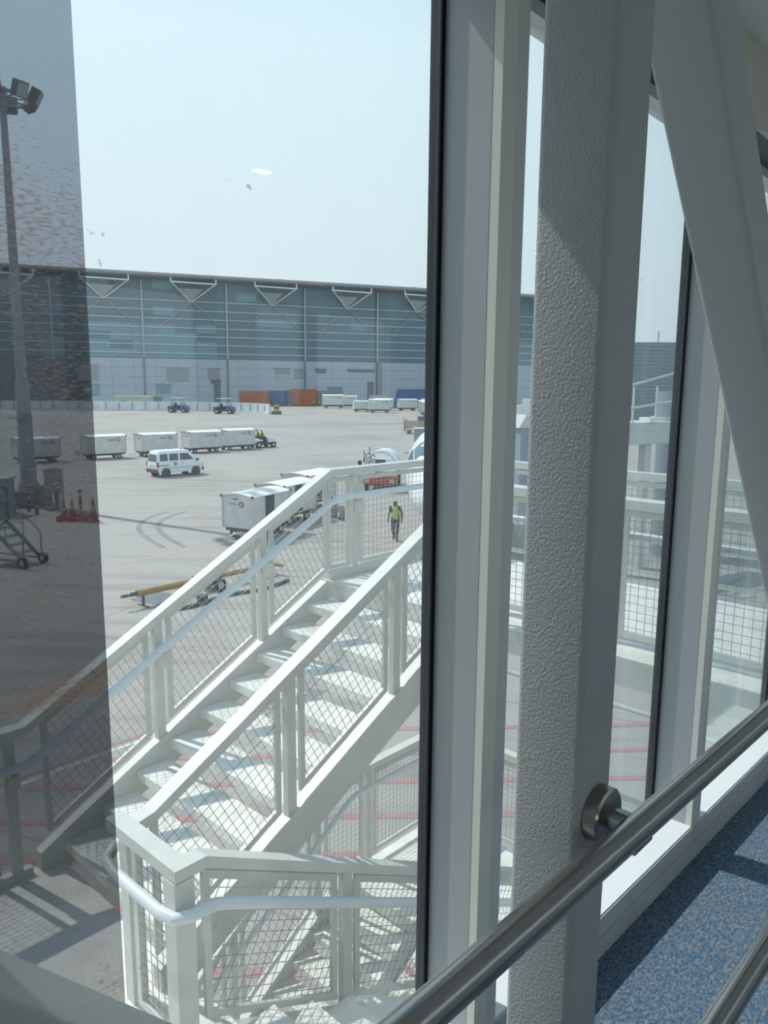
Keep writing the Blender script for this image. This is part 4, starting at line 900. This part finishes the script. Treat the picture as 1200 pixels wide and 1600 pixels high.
for s_ in (1, -1):
    for k_, (a0, a1, x0, x1) in enumerate(((86, 62, 1.65, 2.3), (59, 38, 1.8, 2.5), (35, 16, 2.1, 2.8))):
        mb = MB(); q = []
        for xx in (x0, (x0 + x1) / 2, x1):
            q.append([fpt(xx + (0.0 if a == a0 else 0.15), R(a) if s_ > 0 else pi - R(a), 0.012) for a in (a0, (a0 + a1) / 2, a1)])
        vs = [p for r_ in q for p in r_]; cen = V3((1.6, 0, ZF)); vs2 = [p + (p - cen).normalized() * 0.012 for p in vs]
        fs = [(i * 3 + j, i * 3 + j + 1, i * 3 + j + 4, i * 3 + j + 3) for i in range(2) for j in range(2)]
        mb.add(vs + vs2, fs + [tuple(x_ + 9 for x_ in f) for f in fs] + [(0, 1, 10, 9), (1, 2, 11, 10), (2, 5, 14, 11), (5, 8, 17, 14), (8, 7, 16, 17), (7, 6, 15, 16), (6, 3, 12, 15), (3, 0, 9, 12)]).build('cockpit_window', M['planewin'], ac)
MB().tube([(3.0, 0, 1.9), (2.85, 0, 0.4)], 0.09, 10).bar((3.4, 0, 1.9), (2.9, 0, 0.75), 0.07, 0.07).cyl((2.85, -0.22, 0.38), (2.85, 0.22, 0.38), 0.05, n=8).build('nose_gear_strut', M['hub'], ac)
for y in (-0.2, 0.2): wheel('nose_wheel', ac, 2.85, y, 0.38, 0.18)
t = MB().tube([(1.75, 27.4, 2.2), (1.5, 27.2, 2.28), (1.42, 27.1, 2.1), (1.5, 27.0, 1.6), (1.38, 26.8, 0.9), (1.22, 26.6, 0.3), (1.15, 26.5, 0.04), (0.8, 26.0, 0.03)], 0.035, 8).build('power_cable', M['black']); tag(t, 'black power cable hanging from the aircraft nose down to the apron', 'cable')

# ================================================================== apron clutter
# tow bar
t = thing('aircraft_tow_bar', 'long ochre aircraft tow bar lying on the apron behind the stairs', 'tow bar', (-7.35, 21.5, 0), 40)
MB().cyl((0.25, 0, 0.42), (2.3, 0, 0.40), 0.10, n=14).cyl((2.3, 0, 0.40), (5.6, 0, 0.36), 0.085, n=14).build('bar', M['ochre'], t)
MB().cyl((0.24, 0, 0.42), (0.05, 0, 0.42), 0.06, n=10).tube([(-0.12 + 0.13 * cos(a), 0.08 * sin(a), 0.42) for a in [2 * pi * i / 12 for i in range(13)]], 0.028, 8).build('tow_eye', M['chassis'], t)
MB().bar((0.45, 0, 0.33), (0.45, 0, 0.02), 0.07, 0.06).bar((0.45, -0.25, 0.012), (0.45, 0.25, 0.012), 0.10, 0.02).build('stand', M['chassis'], t)
MB().box(2.6, 3.25, -0.16, 0.16, 0.18, 0.30).bar((2.7, -.1, 0.25), (2.75, -.1, 0.75), .05, .05).bar((3.0, .1, 0.25), (3.05, .1, 0.62), .05, .05).bar((2.6, 0, .3), (2.2, 0, .55), .05, .05).build('wheel_carriage', M['chassis'], t)
for y in (-0.38, 0.38): wheel('wheel', t, 2.95, y, 0.21, 0.13)
MB().bar((5.6, -0.4, 0.36), (5.6, 0.4, 0.36), 0.1, 0.1).build('head', M['ochre'], t)
t = thing('hose_roll', 'dark flat hose laid out on the apron beside the tow bar', 'hose', (-5.2, 22.3, 0), 42)
MB().tube([(x_, 0.12 * sin(x_ * 2.4), 0.06) for x_ in [i * 0.3 - 1.6 for i in range(17)]], 0.055, 8).build('hose', M['chassis'], t)
MB().cyl((-0.2, 0.1, 0.02), (-0.2, 0.1, 0.24), 0.17, n=14).build('coupling', M['chassis'], t)

# chock boxes and bundle
for i, (x, y, lb) in enumerate(((-2.55, 37.2, 'small red and white box stack, taller right one behind the stairs post'), (-3.05, 36.8, 'small red and white box stack, lower left one behind the handrail'))):
    t = thing('box_stack', lb, 'boxes', (x, y, 0), 20, 'red and white box stacks')
    for k_ in range(3 if i == 0 else 2):
        bx = MB().box(-0.22, 0.22, -0.2, 0.2, 0.26 * k_, 0.26 * k_ + 0.245).build('box', M['wood'] if k_ % 2 else M['roadwhite'], t)
        MB().box(-0.235, 0.235, -0.215, 0.215, 0.26 * k_ + 0.08, 0.26 * k_ + 0.15).build('band', M['redpaint'] if k_ != 1 else M['rust'], bx)
t = thing('tarpaulin_bundle', 'dark green tarpaulin heap lying beside the red and white boxes', 'tarpaulin', (-1.75, 36.9, 0))
MB().loft([[(r_ * (1 + 0.18 * sin(3 * a + k_)) * cos(a), r_ * .7 * (1 + .15 * sin(4 * a)) * sin(a), z) for a in [2 * pi * i / 18 for i in range(18)]] for k_, (r_, z) in enumerate(((0.62, 0.0), (0.60, 0.15), (0.46, 0.36), (0.28, 0.52), (0.07, 0.60)))]).build('heap', M['bag'], t)

# light mast
t = thing('light_mast', 'tall tapering floodlight mast on a concrete block at the left edge', 'light mast', (-18.75, 40.2, 0), 90)
MB().box(-0.85, 0.85, -0.8, 0.8, 0, 0.85).build('foundation', M['concrete'], t)
MB().tube([(0, 0, 0.86), (0, 0, 1.15), (0, 0, 1.4), (0, 0, 6.5), (0, 0, 6.52), (0, 0, 19.7)], [0.56, 0.5, 0.40, 0.33, 0.27, 0.15], 16).build('pole', M['mast'], t)
MB().tube([(1.25 * cos(a), 1.25 * sin(a), 20.1) for a in [2 * pi * i / 20 for i in range(21)]], 0.09, 8).cyl((0, 0, 19.7), (0, 0, 20.6), 0.22, n=12).build('head_ring', M['mast'], t)
for k_ in range(8):
    a = 2 * pi * k_ / 8 + 0.2; c_, s_ = cos(a), sin(a)
    MB().bar((0.15 * c_, 0.15 * s_, 20.1), (1.2 * c_, 1.2 * s_, 20.1), 0.06, 0.06).build('ring_spoke', M['mast'], t)
    f = MB().obox((1.5 * c_, 1.5 * s_, 20.25), (V3((c_, s_, -0.5)).normalized(), V3((-s_, c_, 0)), V3((c_ * .5, s_ * .5, 1)).normalized()), 0.22, 0.30, 0.36).build('floodlight', M['lamphead'], t)
    MB().obox(V3((1.5 * c_, 1.5 * s_, 20.25)) + V3((c_, s_, -0.5)).normalized() * 0.232, (V3((c_, s_, -0.5)).normalized(), V3((-s_, c_, 0)), V3((c_ * .5, s_ * .5, 1)).normalized()), 0.01, 0.26, 0.31).build('lens', M['hub'], f)
MB().box(-0.6, 0.6, -0.52, -0.40, 4.6, 4.66).build('cross_bracket', M['mast'], t)

# cabinet on legs
t = thing('switch_cabinet', 'grey metal cabinet on thin legs beside the light mast', 'cabinet', (-16.95, 39.1, 0), 80)
MB().box(-0.40, 0.40, -0.3, 0.3, 0.85, 2.02).build('housing', M['cabinet'], t)
MB().prism([(-0.47, 2.021), (-0.47, 2.06), (0, 2.16), (0.47, 2.06), (0.47, 2.021)], -0.36, 0.36).build('roof', M['cabinet'], t)
MB().box(-0.37, 0.37, -0.325, -0.301, 0.9, 1.97).build('door', M['cabinet'], t)
MB().box(-0.62, -0.41, -0.2, 0.2, 0.6, 1.25).build('side_box', M['cabinet'], t)
for sx_ in (-0.36, 0.36):
    for sy_ in (-0.26, 0.26): MB().box(sx_ - 0.03, sx_ + 0.03, sy_ - 0.03, sy_ + 0.03, 0, 0.85).build('leg', M['mast'], t)
MB().box(0.0, 0.2, -0.1, 0.1, 0, 0.85).build('cable_duct', M['mast'], t)
# cones in a tray and one big cone
def cone(loc, h, label, group):
    t = thing('traffic_cone', label, 'traffic cone', loc, 88, group)
    MB().box(-h * .2, h * .2, -h * .2, h * .2, 0, h * .06).build('base', M['cone'], t)
    MB().cyl((0, 0, h * .06), (0, 0, h), h * .17, h * .035, n=18).build('body', M['cone'], t)
    MB().cyl((0, 0, h * .5), (0, 0, h * .68), h * .1115, h * .088, n=18, cap=False).build('band', M['roadwhite'], t); return t
CG = 'faded orange traffic cones by the cabinet'
cone((-13.63, 35.5, 0), 1.12, 'large orange traffic cone standing exactly at the edge of the tinted strip', CG)
t = thing('cone_tray', 'low red tray holding small cones in front of the grey cabinet', 'tray', (-14.75, 35.8, 0), 88)
MB().box(-0.62, 0.72, -0.36, 0.36, 0, 0.05).box(-0.62, -0.57, -0.36, 0.36, 0.051, 0.26).box(0.67, 0.72, -0.36, 0.36, 0.051, 0.26).box(-0.569, 0.669, -0.36, -0.31, 0.051, 0.26).box(-0.569, 0.669, 0.31, 0.36, 0.051, 0.26).build('tray', M['redpaint'], t)
cone((-15.13, 35.82, 0.052), 0.85, 'small cone at the left in the red tray', CG)
cone((-14.73, 35.8, 0.052), 1.0, 'tallest cone in the middle of the red tray', CG)
cone((-14.33, 35.82, 0.052), 0.72, 'small cone at the right in the red tray', CG)
for (x, y, h, lb) in ((-15.45, 38.6, 1.1, 'dark bollard post behind the cone tray'), (-17.1, 37.3, 0.55, 'short dark bollard in front of the mast block'), (-17.95, 38.3, 0.9, 'dark bollard left of the mast block')):
    t = thing('bollard', lb, 'bollard', (x, y, 0)); MB().cyl((0, 0, 0), (0, 0, h - 0.04), 0.075, n=14).cyl((0, 0, h - 0.04), (0, 0, h), 0.085, 0.06, n=14).build('tube', M['chassis'], t); MB().cyl((0, 0, h * .7), (0, 0, h * .85), 0.078, n=14, cap=False).build('band', M['curb'], t)
t = thing('guard_rail', 'dark tubular guard hoop beside the box at the left edge', 'guard rail', (-18.3, 36.0, 0), 85)
MB().tube([(-1.6, 0, 0), (-1.6, 0, 1.45), (-1.5, 0, 1.55), (0.3, 0, 1.55), (0.4, 0, 1.45), (0.4, 0, 0)], 0.05, 8).build('hoop', M['chassis'], t)
MB().bar((-1.6, 0, 0.8), (0.4, 0, 0.8), 0.05, 0.05).build('mid_rail', M['chassis'], t)
t = thing('equipment_box', 'dull grey equipment box behind the guard hoop at the left edge', 'equipment box', (-19.3, 37.4, 0), 85)
MB().box(-0.9, 0.9, -0.5, 0.5, 0.08, 1.75).build('housing', M['cabinet'], t); MB().box(-0.98, 0.98, -0.56, 0.56, 1.751, 1.86).build('lid', M['beige'], t); MB().box(-0.92, 0.92, -0.52, 0.52, 0, 0.079).build('plinth', M['concrete'], t)

# mobile steps at the left edge
t = thing('mobile_steps', 'weathered mobile boarding steps with handrails at the left edge', 'mobile steps', (-12.55, 26.75, 0), 292)
for y in (-0.4, 0.4):
    MB().bar((0.1, y, 0.32), (3.2, y, 2.75), 0.06, 0.14).build('stringer', M['stepmetal'], t)
    MB().tube([(-0.05, y, 0.35), (-0.05, y, 1.18), (0.05, y, 1.26), (3.1, y, 3.6)], 0.024, 8).build('handrail', M['stepmetal'], t)
    MB().tube([(0.75, y, 0.85), (0.75, y, 1.80)], 0.018, 8).tube([(1.75, y, 1.6), (1.55, y, 2.40)], 0.018, 8).tube([(0.75, y, 1.35), (3.1, y, 3.15)], 0.018, 8).build('baluster', M['stepmetal'], t)
    wheel('wheel', t, -0.05, y * 1.15, 0.2, 0.12)
    MB().tube([(0.2, y, 0.22), (3.2, y, 0.22), (3.2, y, 2.6)], 0.04, 8).bar((3.2, y, 0.25), (1.6, y, 1.45), .05, .05).build('under_frame', M['stepmetal'], t)
    wheel('wheel', t, 3.1, y * 1.15, 0.2, 0.12)
for k_ in range(9): MB().box(0.22 + 0.33 * k_, 0.50 + 0.33 * k_, -0.37, 0.37, 0.45 + 0.258 * k_, 0.485 + 0.258 * k_).build('step', M['stepmetal'], t)

# hoarding line with yellow and black end block
t = thing('hoarding_fence', 'long white site hoarding below the terminal, curving towards us', 'hoarding', (-60, 178, 0), 90)
pl = [(-103 + 3.0 * i, 177.5 + 0.04 * i) for i in range(20)]
xx, yy = pl[-1]; hd = 0.0
for i in range(9):
    hd -= 0.115; xx += 3.0 * cos(hd); yy += 3.0 * sin(hd); pl.append((xx, yy))
for a, b_ in zip(pl[:-1], pl[1:]):
    ax, ay = a[0] + 60, a[1] - 178; bx_, by = b_[0] + 60, b_[1] - 178
    p = MB().vbar((ax, ay, 2.15), (ax + (bx_ - ax) * .97, ay + (by - ay) * .97, 2.15), 0.28, 1.75).vbar((ax, ay, 0.40), (ax + (bx_ - ax) * .97, ay + (by - ay) * .97, 0.40), 0.62, 0.40).build('hoarding_panel', M['hoard'], t)
    MB().box(ax - 0.07, ax + 0.07, ay - 0.36, ay - 0.16, 0.45, 2.0).build('strut', M['mast'], p)
ex, ey = pl[-1]
t = thing('striped_barrier_block', 'yellow and black striped end block of the white hoarding', 'barrier block', (ex + 1.5, ey - 1.0, 0), 110)
MB().box(-0.9, 0.9, -0.5, 0.5, 0, 0.7).build('base', M['chassis'], t)
for k_ in range(4): MB().cyl((0, 0, 0.701 + 0.45 * k_), (0, 0, 1.149 + 0.45 * k_), 0.62 - 0.04 * k_, n=14).build('stripe', M['yellow'] if k_ % 2 == 0 else M['chassis'], t)

# containers
def container(loc, az, L, Wd, H, m, label, group, end=None, slant=0.0):
    t = thing('cargo_container', label, 'container', loc, az, group)
    n = int(L / 0.35); side = []
    outline = [(-L / 2, 0.15), (-L / 2 + slant, H), (L / 2, H), (L / 2, 0.15)]
    MB().prism(outline, -Wd / 2 + 0.06, Wd / 2 - 0.06).build('shell', m, t)
    rb = MB()
    for s_ in (-1, 1):
        for k_ in range(n):
            x = -L / 2 + slant + 0.2 + k_ * (L - slant - 0.4) / n; rb.box(x, x + 0.16, s_ * (Wd / 2 - 0.03) - 0.03, s_ * (Wd / 2 - 0.03) + 0.03, 0.3, H - 0.12)
    rb.build('corrugation', m, t)['kind'] = 'stuff'
    for sx_ in (-1, 1):
        for sy_ in (-1, 1): MB().bar((sx_ * (L / 2), sy_ * (Wd / 2), 0.0), (sx_ * L / 2 + (slant if sx_ < 0 else 0), sy_ * Wd / 2, H + 0.03), 0.16, 0.16).build('corner_post', m, t)
    for k_ in (-0.55, 0.55): MB().box(L / 2 + 0.001, L / 2 + 0.05, k_ * Wd / 2 - Wd * .2, k_ * Wd / 2 + Wd * .2, 0.25, H - 0.1).build('door', end or m, t)
    return t
CT = 'cargo containers below the terminal wall'
container((-37.3, 222, 0), 101, 8.0, 2.6, 4.3, M['orange'], 'orange cargo container left of the blue one, behind the hoarding end', CT)
container((-31.0, 224, 0), 96, 5.0, 2.6, 4.4, M['blue'], 'plain blue cargo container standing between the two orange ones', CT)
o = container((-23.4, 224, 0), 100, 7.0, 2.8, 4.9, M['orange'], 'orange cargo container right of the blue one, two workers beside it', CT)
container((-16.6, 231, 0), 96, 8.0, 2.8, 4.4, M['greygreen'], 'grey green cargo container behind the white box cart', CT)
container((7.0, 212, 0), 92, 9.5, 2.8, 5.2, M['blue'], 'blue container with a slanted left end near the black window seal', CT, slant=1.2)
container((14.8, 213, 0), 92, 4.2, 2.8, 5.1, M['orange'], 'short orange container at the right end of the blue slanted one', CT)
container((-1.4, 214, 0), 90, 5.6, 2.6, 3.4, M['beige'], 'beige site cabin with a dark window beside the wall ladder', CT)
t = thing('site_cabin', 'beige flat site cabin in front of the grey terminal wall, left of the blue tractors', 'cabin', (-59.2, 183, 0), 92)
MB().box(-4.2, 4.2, -1.3, 1.3, 0.15, 3.2).build('shell', M['beige'], t); MB().box(-4.4, 4.4, -1.5, 1.5, 3.201, 3.35).build('roof', M['hoard'], t); MB().box(2.6, 3.6, -1.34, -1.301, 0.2, 2.4).build('door', M['tpanel'], t)
MB().box(-2.6, -1.2, -1.34, -1.301, 1.2, 2.3).build('window', M['tdark'], t); MB().box(-4.0, 4.0, -1.2, 1.2, 0, 0.149).build('skid', M['chassis'], t)

# wooden dolly, grey bin and grey cage near the black seal
t = thing('pallet_dolly', 'low wooden sided dolly beside the black window seal', 'dolly', (4.75, 103, 0), 100)
MB().box(-2.0, 2.0, -0.9, 0.9, 0.42, 0.54).build('deck', M['wood'], t)
for y in (-0.9, 0.9):
    for z in (0.75, 1.1, 1.45): MB().box(-2.0, 2.0, y - 0.03, y + 0.03, z, z + 0.2).build('slat', M['wood'], t)
for x in (-2.0, 2.0):
    for z in (0.75, 1.1, 1.45): MB().box(x - 0.03, x + 0.03, -0.86, 0.86, z, z + 0.2).build('slat', M['wood'], t)
    for y in (-0.9, 0.9): MB().box(x - 0.06, x + 0.06, y - 0.06, y + 0.06, 0.3, 1.85).build('corner_post', M['rust'], t); wheel('wheel', t, x * .75, y * .8, 0.2, 0.14)
t = thing('grey_bin', 'grey upright bin standing behind the wooden dolly', 'bin', (5.1, 107, 0), 95)
MB().prism([(-0.42, 0.1), (-0.5, 2.0), (0.5, 2.0), (0.42, 0.1)], -0.5, 0.5).build('body', M['plategrey'], t); MB().box(-0.55, 0.55, -0.55, 0.55, 2.001, 2.12).build('lid', M['plategrey'], t)
for x in (-0.35, 0.35): wheel('wheel', t, x, -0.45, 0.1, 0.08)
t = thing('grey_box_trolley', 'grey box trolley standing behind the aircraft nose', 'trolley', (3.9, 70.5, 0), 90)
MB().box(-1.2, 1.2, -0.8, 0.8, 0.45, 2.5).build('body', M['cabinet'], t); MB().box(-1.25, 1.25, -0.85, 0.85, 2.501, 2.58).build('roof', M['hoard'], t)
for x in (-0.9, 0.9):
    for y in (-0.6, 0.6): wheel('wheel', t, x, y, 0.22, 0.14)
MB().bar((-1.2, 0, 0.4), (-2.1, 0, 0.25), .07, .06).build('tow_bar', M['chassis'], t)

# neighbouring bridge seen through the second pane
t = thing('neighbour_bridge_platform', 'off white steel access platform with railings in front of the grey ribbed building', 'platform', (9.0, 27.6, 0), 62)
MB().box(-2.6, 1.2, -0.7, 0.7, 4.95, 5.25).box(-2.6, 1.2, -0.74, -0.701, 4.5, 4.949).build('deck', M['offwhite'], t)
for x in (-1.7, 0.0): MB().box(x - 0.15, x + 0.15, -0.62, -0.32, 0, 4.95).build('post', M['offwhite'], t)
MB().bar((-1.5, -0.47, 4.6), (-0.5, -0.47, 1.0), 0.16, 0.16).build('diagonal', M['offwhite'], t)
for x in (-2.5, -0.9, 0.2, 1.15): MB().box(x - 0.03, x + 0.03, -0.7, -0.64, 5.25, 6.5).build('baluster', M['offwhite'], t)
MB().tube([(-2.6, -0.67, 5.55), (-0.9, -0.67, 5.75), (1.2, -0.67, 6.0), (2.2, -0.67, 6.05)], 0.04, 8).tube([(-2.6, -0.67, 6.3), (-0.9, -0.67, 6.55), (1.0, -0.67, 6.95), (2.3, -0.67, 7.05)], 0.04, 8).tube([(2.2, -0.67, 5.25), (2.2, -0.67, 6.5), (2.05, -0.67, 7.0)], 0.04, 8).build('railing', M['offwhite'], t)
MB().box(-0.2, 0.15, -0.8, -0.3, 5.251, 5.42).build('lamp_box', M['white'], t)
t = thing('bridge_support_drum', 'round grey support drum with a pale collar beside the access platform', 'support column', (11.2, 29.5, 0), 60)
MB().cyl((0, 0, 0), (0, 0, 5.0), 0.75, n=24).build('drum', M['bridgegrey'], t); MB().cyl((0, 0, 5.001), (0, 0, 5.35), 1.0, n=24).build('collar', M['offwhite'], t); MB().cyl((0, 0, 5.351), (0, 0, 6.3), 0.85, n=24).build('cap', M['bridgegrey'], t)
t = thing('ribbed_building', 'grey ribbed metal building with a roof aerial, seen through the second window', 'building', (36.5, 110, 0), 92)
MB().box(-14, 4.4, 0, 12, 0, 12.55).build('wall', M['farwall'], t)
rb = MB()
for k_ in range(24): rb.box(-14, 4.4, -0.10, 0.0, 0.3 + 0.51 * k_, 0.56 + 0.51 * k_)
rb.build('cladding_rib', M['farwall'], t)['kind'] = 'stuff'
MB().cyl((2.3, 2, 12.55), (2.3, 2, 14.2), 0.06, n=8).build('aerial', M['chassis'], t); MB().box(4.401, 8.2, 0.3, 11, 0, 9.5).build('annex', M['bridgegrey'], t)
t = thing('bridge_cab', 'blue grey cabin of another boarding bridge with a dark window slot, in the narrow gap', 'bridge cabin', (4.75, 25.0, 0), 70)
MB().box(-0.95, 0.55, -1.0, 1.0, 2.2, 5.2).build('shell', M['bridgegrey'], t); MB().box(-0.5, 0.0, -1.03, -1.001, 2.6, 5.0).build('window', M['planewin'], t); MB().prism([(-1.05, 5.201), (-0.8, 5.6), (0.65, 5.201)], -1.05, 1.05).build('roof', M['offwhite'], t)
for x in (-0.7, 0.4): MB().box(x - 0.12, x + 0.12, -0.12, 0.12, 0, 2.2).build('leg', M['bridgegrey'], t)
t = thing('distant_white_truck', 'white box truck far off in the narrow gap beside the column', 'truck', (27.6, 150, 0), 100)
MB().box(-1.0, 4.5, -1.2, 1.2, 0.9, 3.9).build('box', M['white'], t); MB().prism([(-3.0, 0.6), (-3.1, 1.7), (-2.5, 2.7), (-1.05, 2.8), (-1.05, 0.6)], -1.15, 1.15).build('cab', M['white'], t)
MB().prism([(-3.06, 1.75), (-2.55, 2.6), (-2.4, 2.6), (-2.8, 1.75)], -1.17, 1.17).build('windscreen', M['carglass'], t)
for x in (-2.2, 3.0):
    for y in (-1, 1): wheel('wheel', t, x, y, 0.5, 0.3)
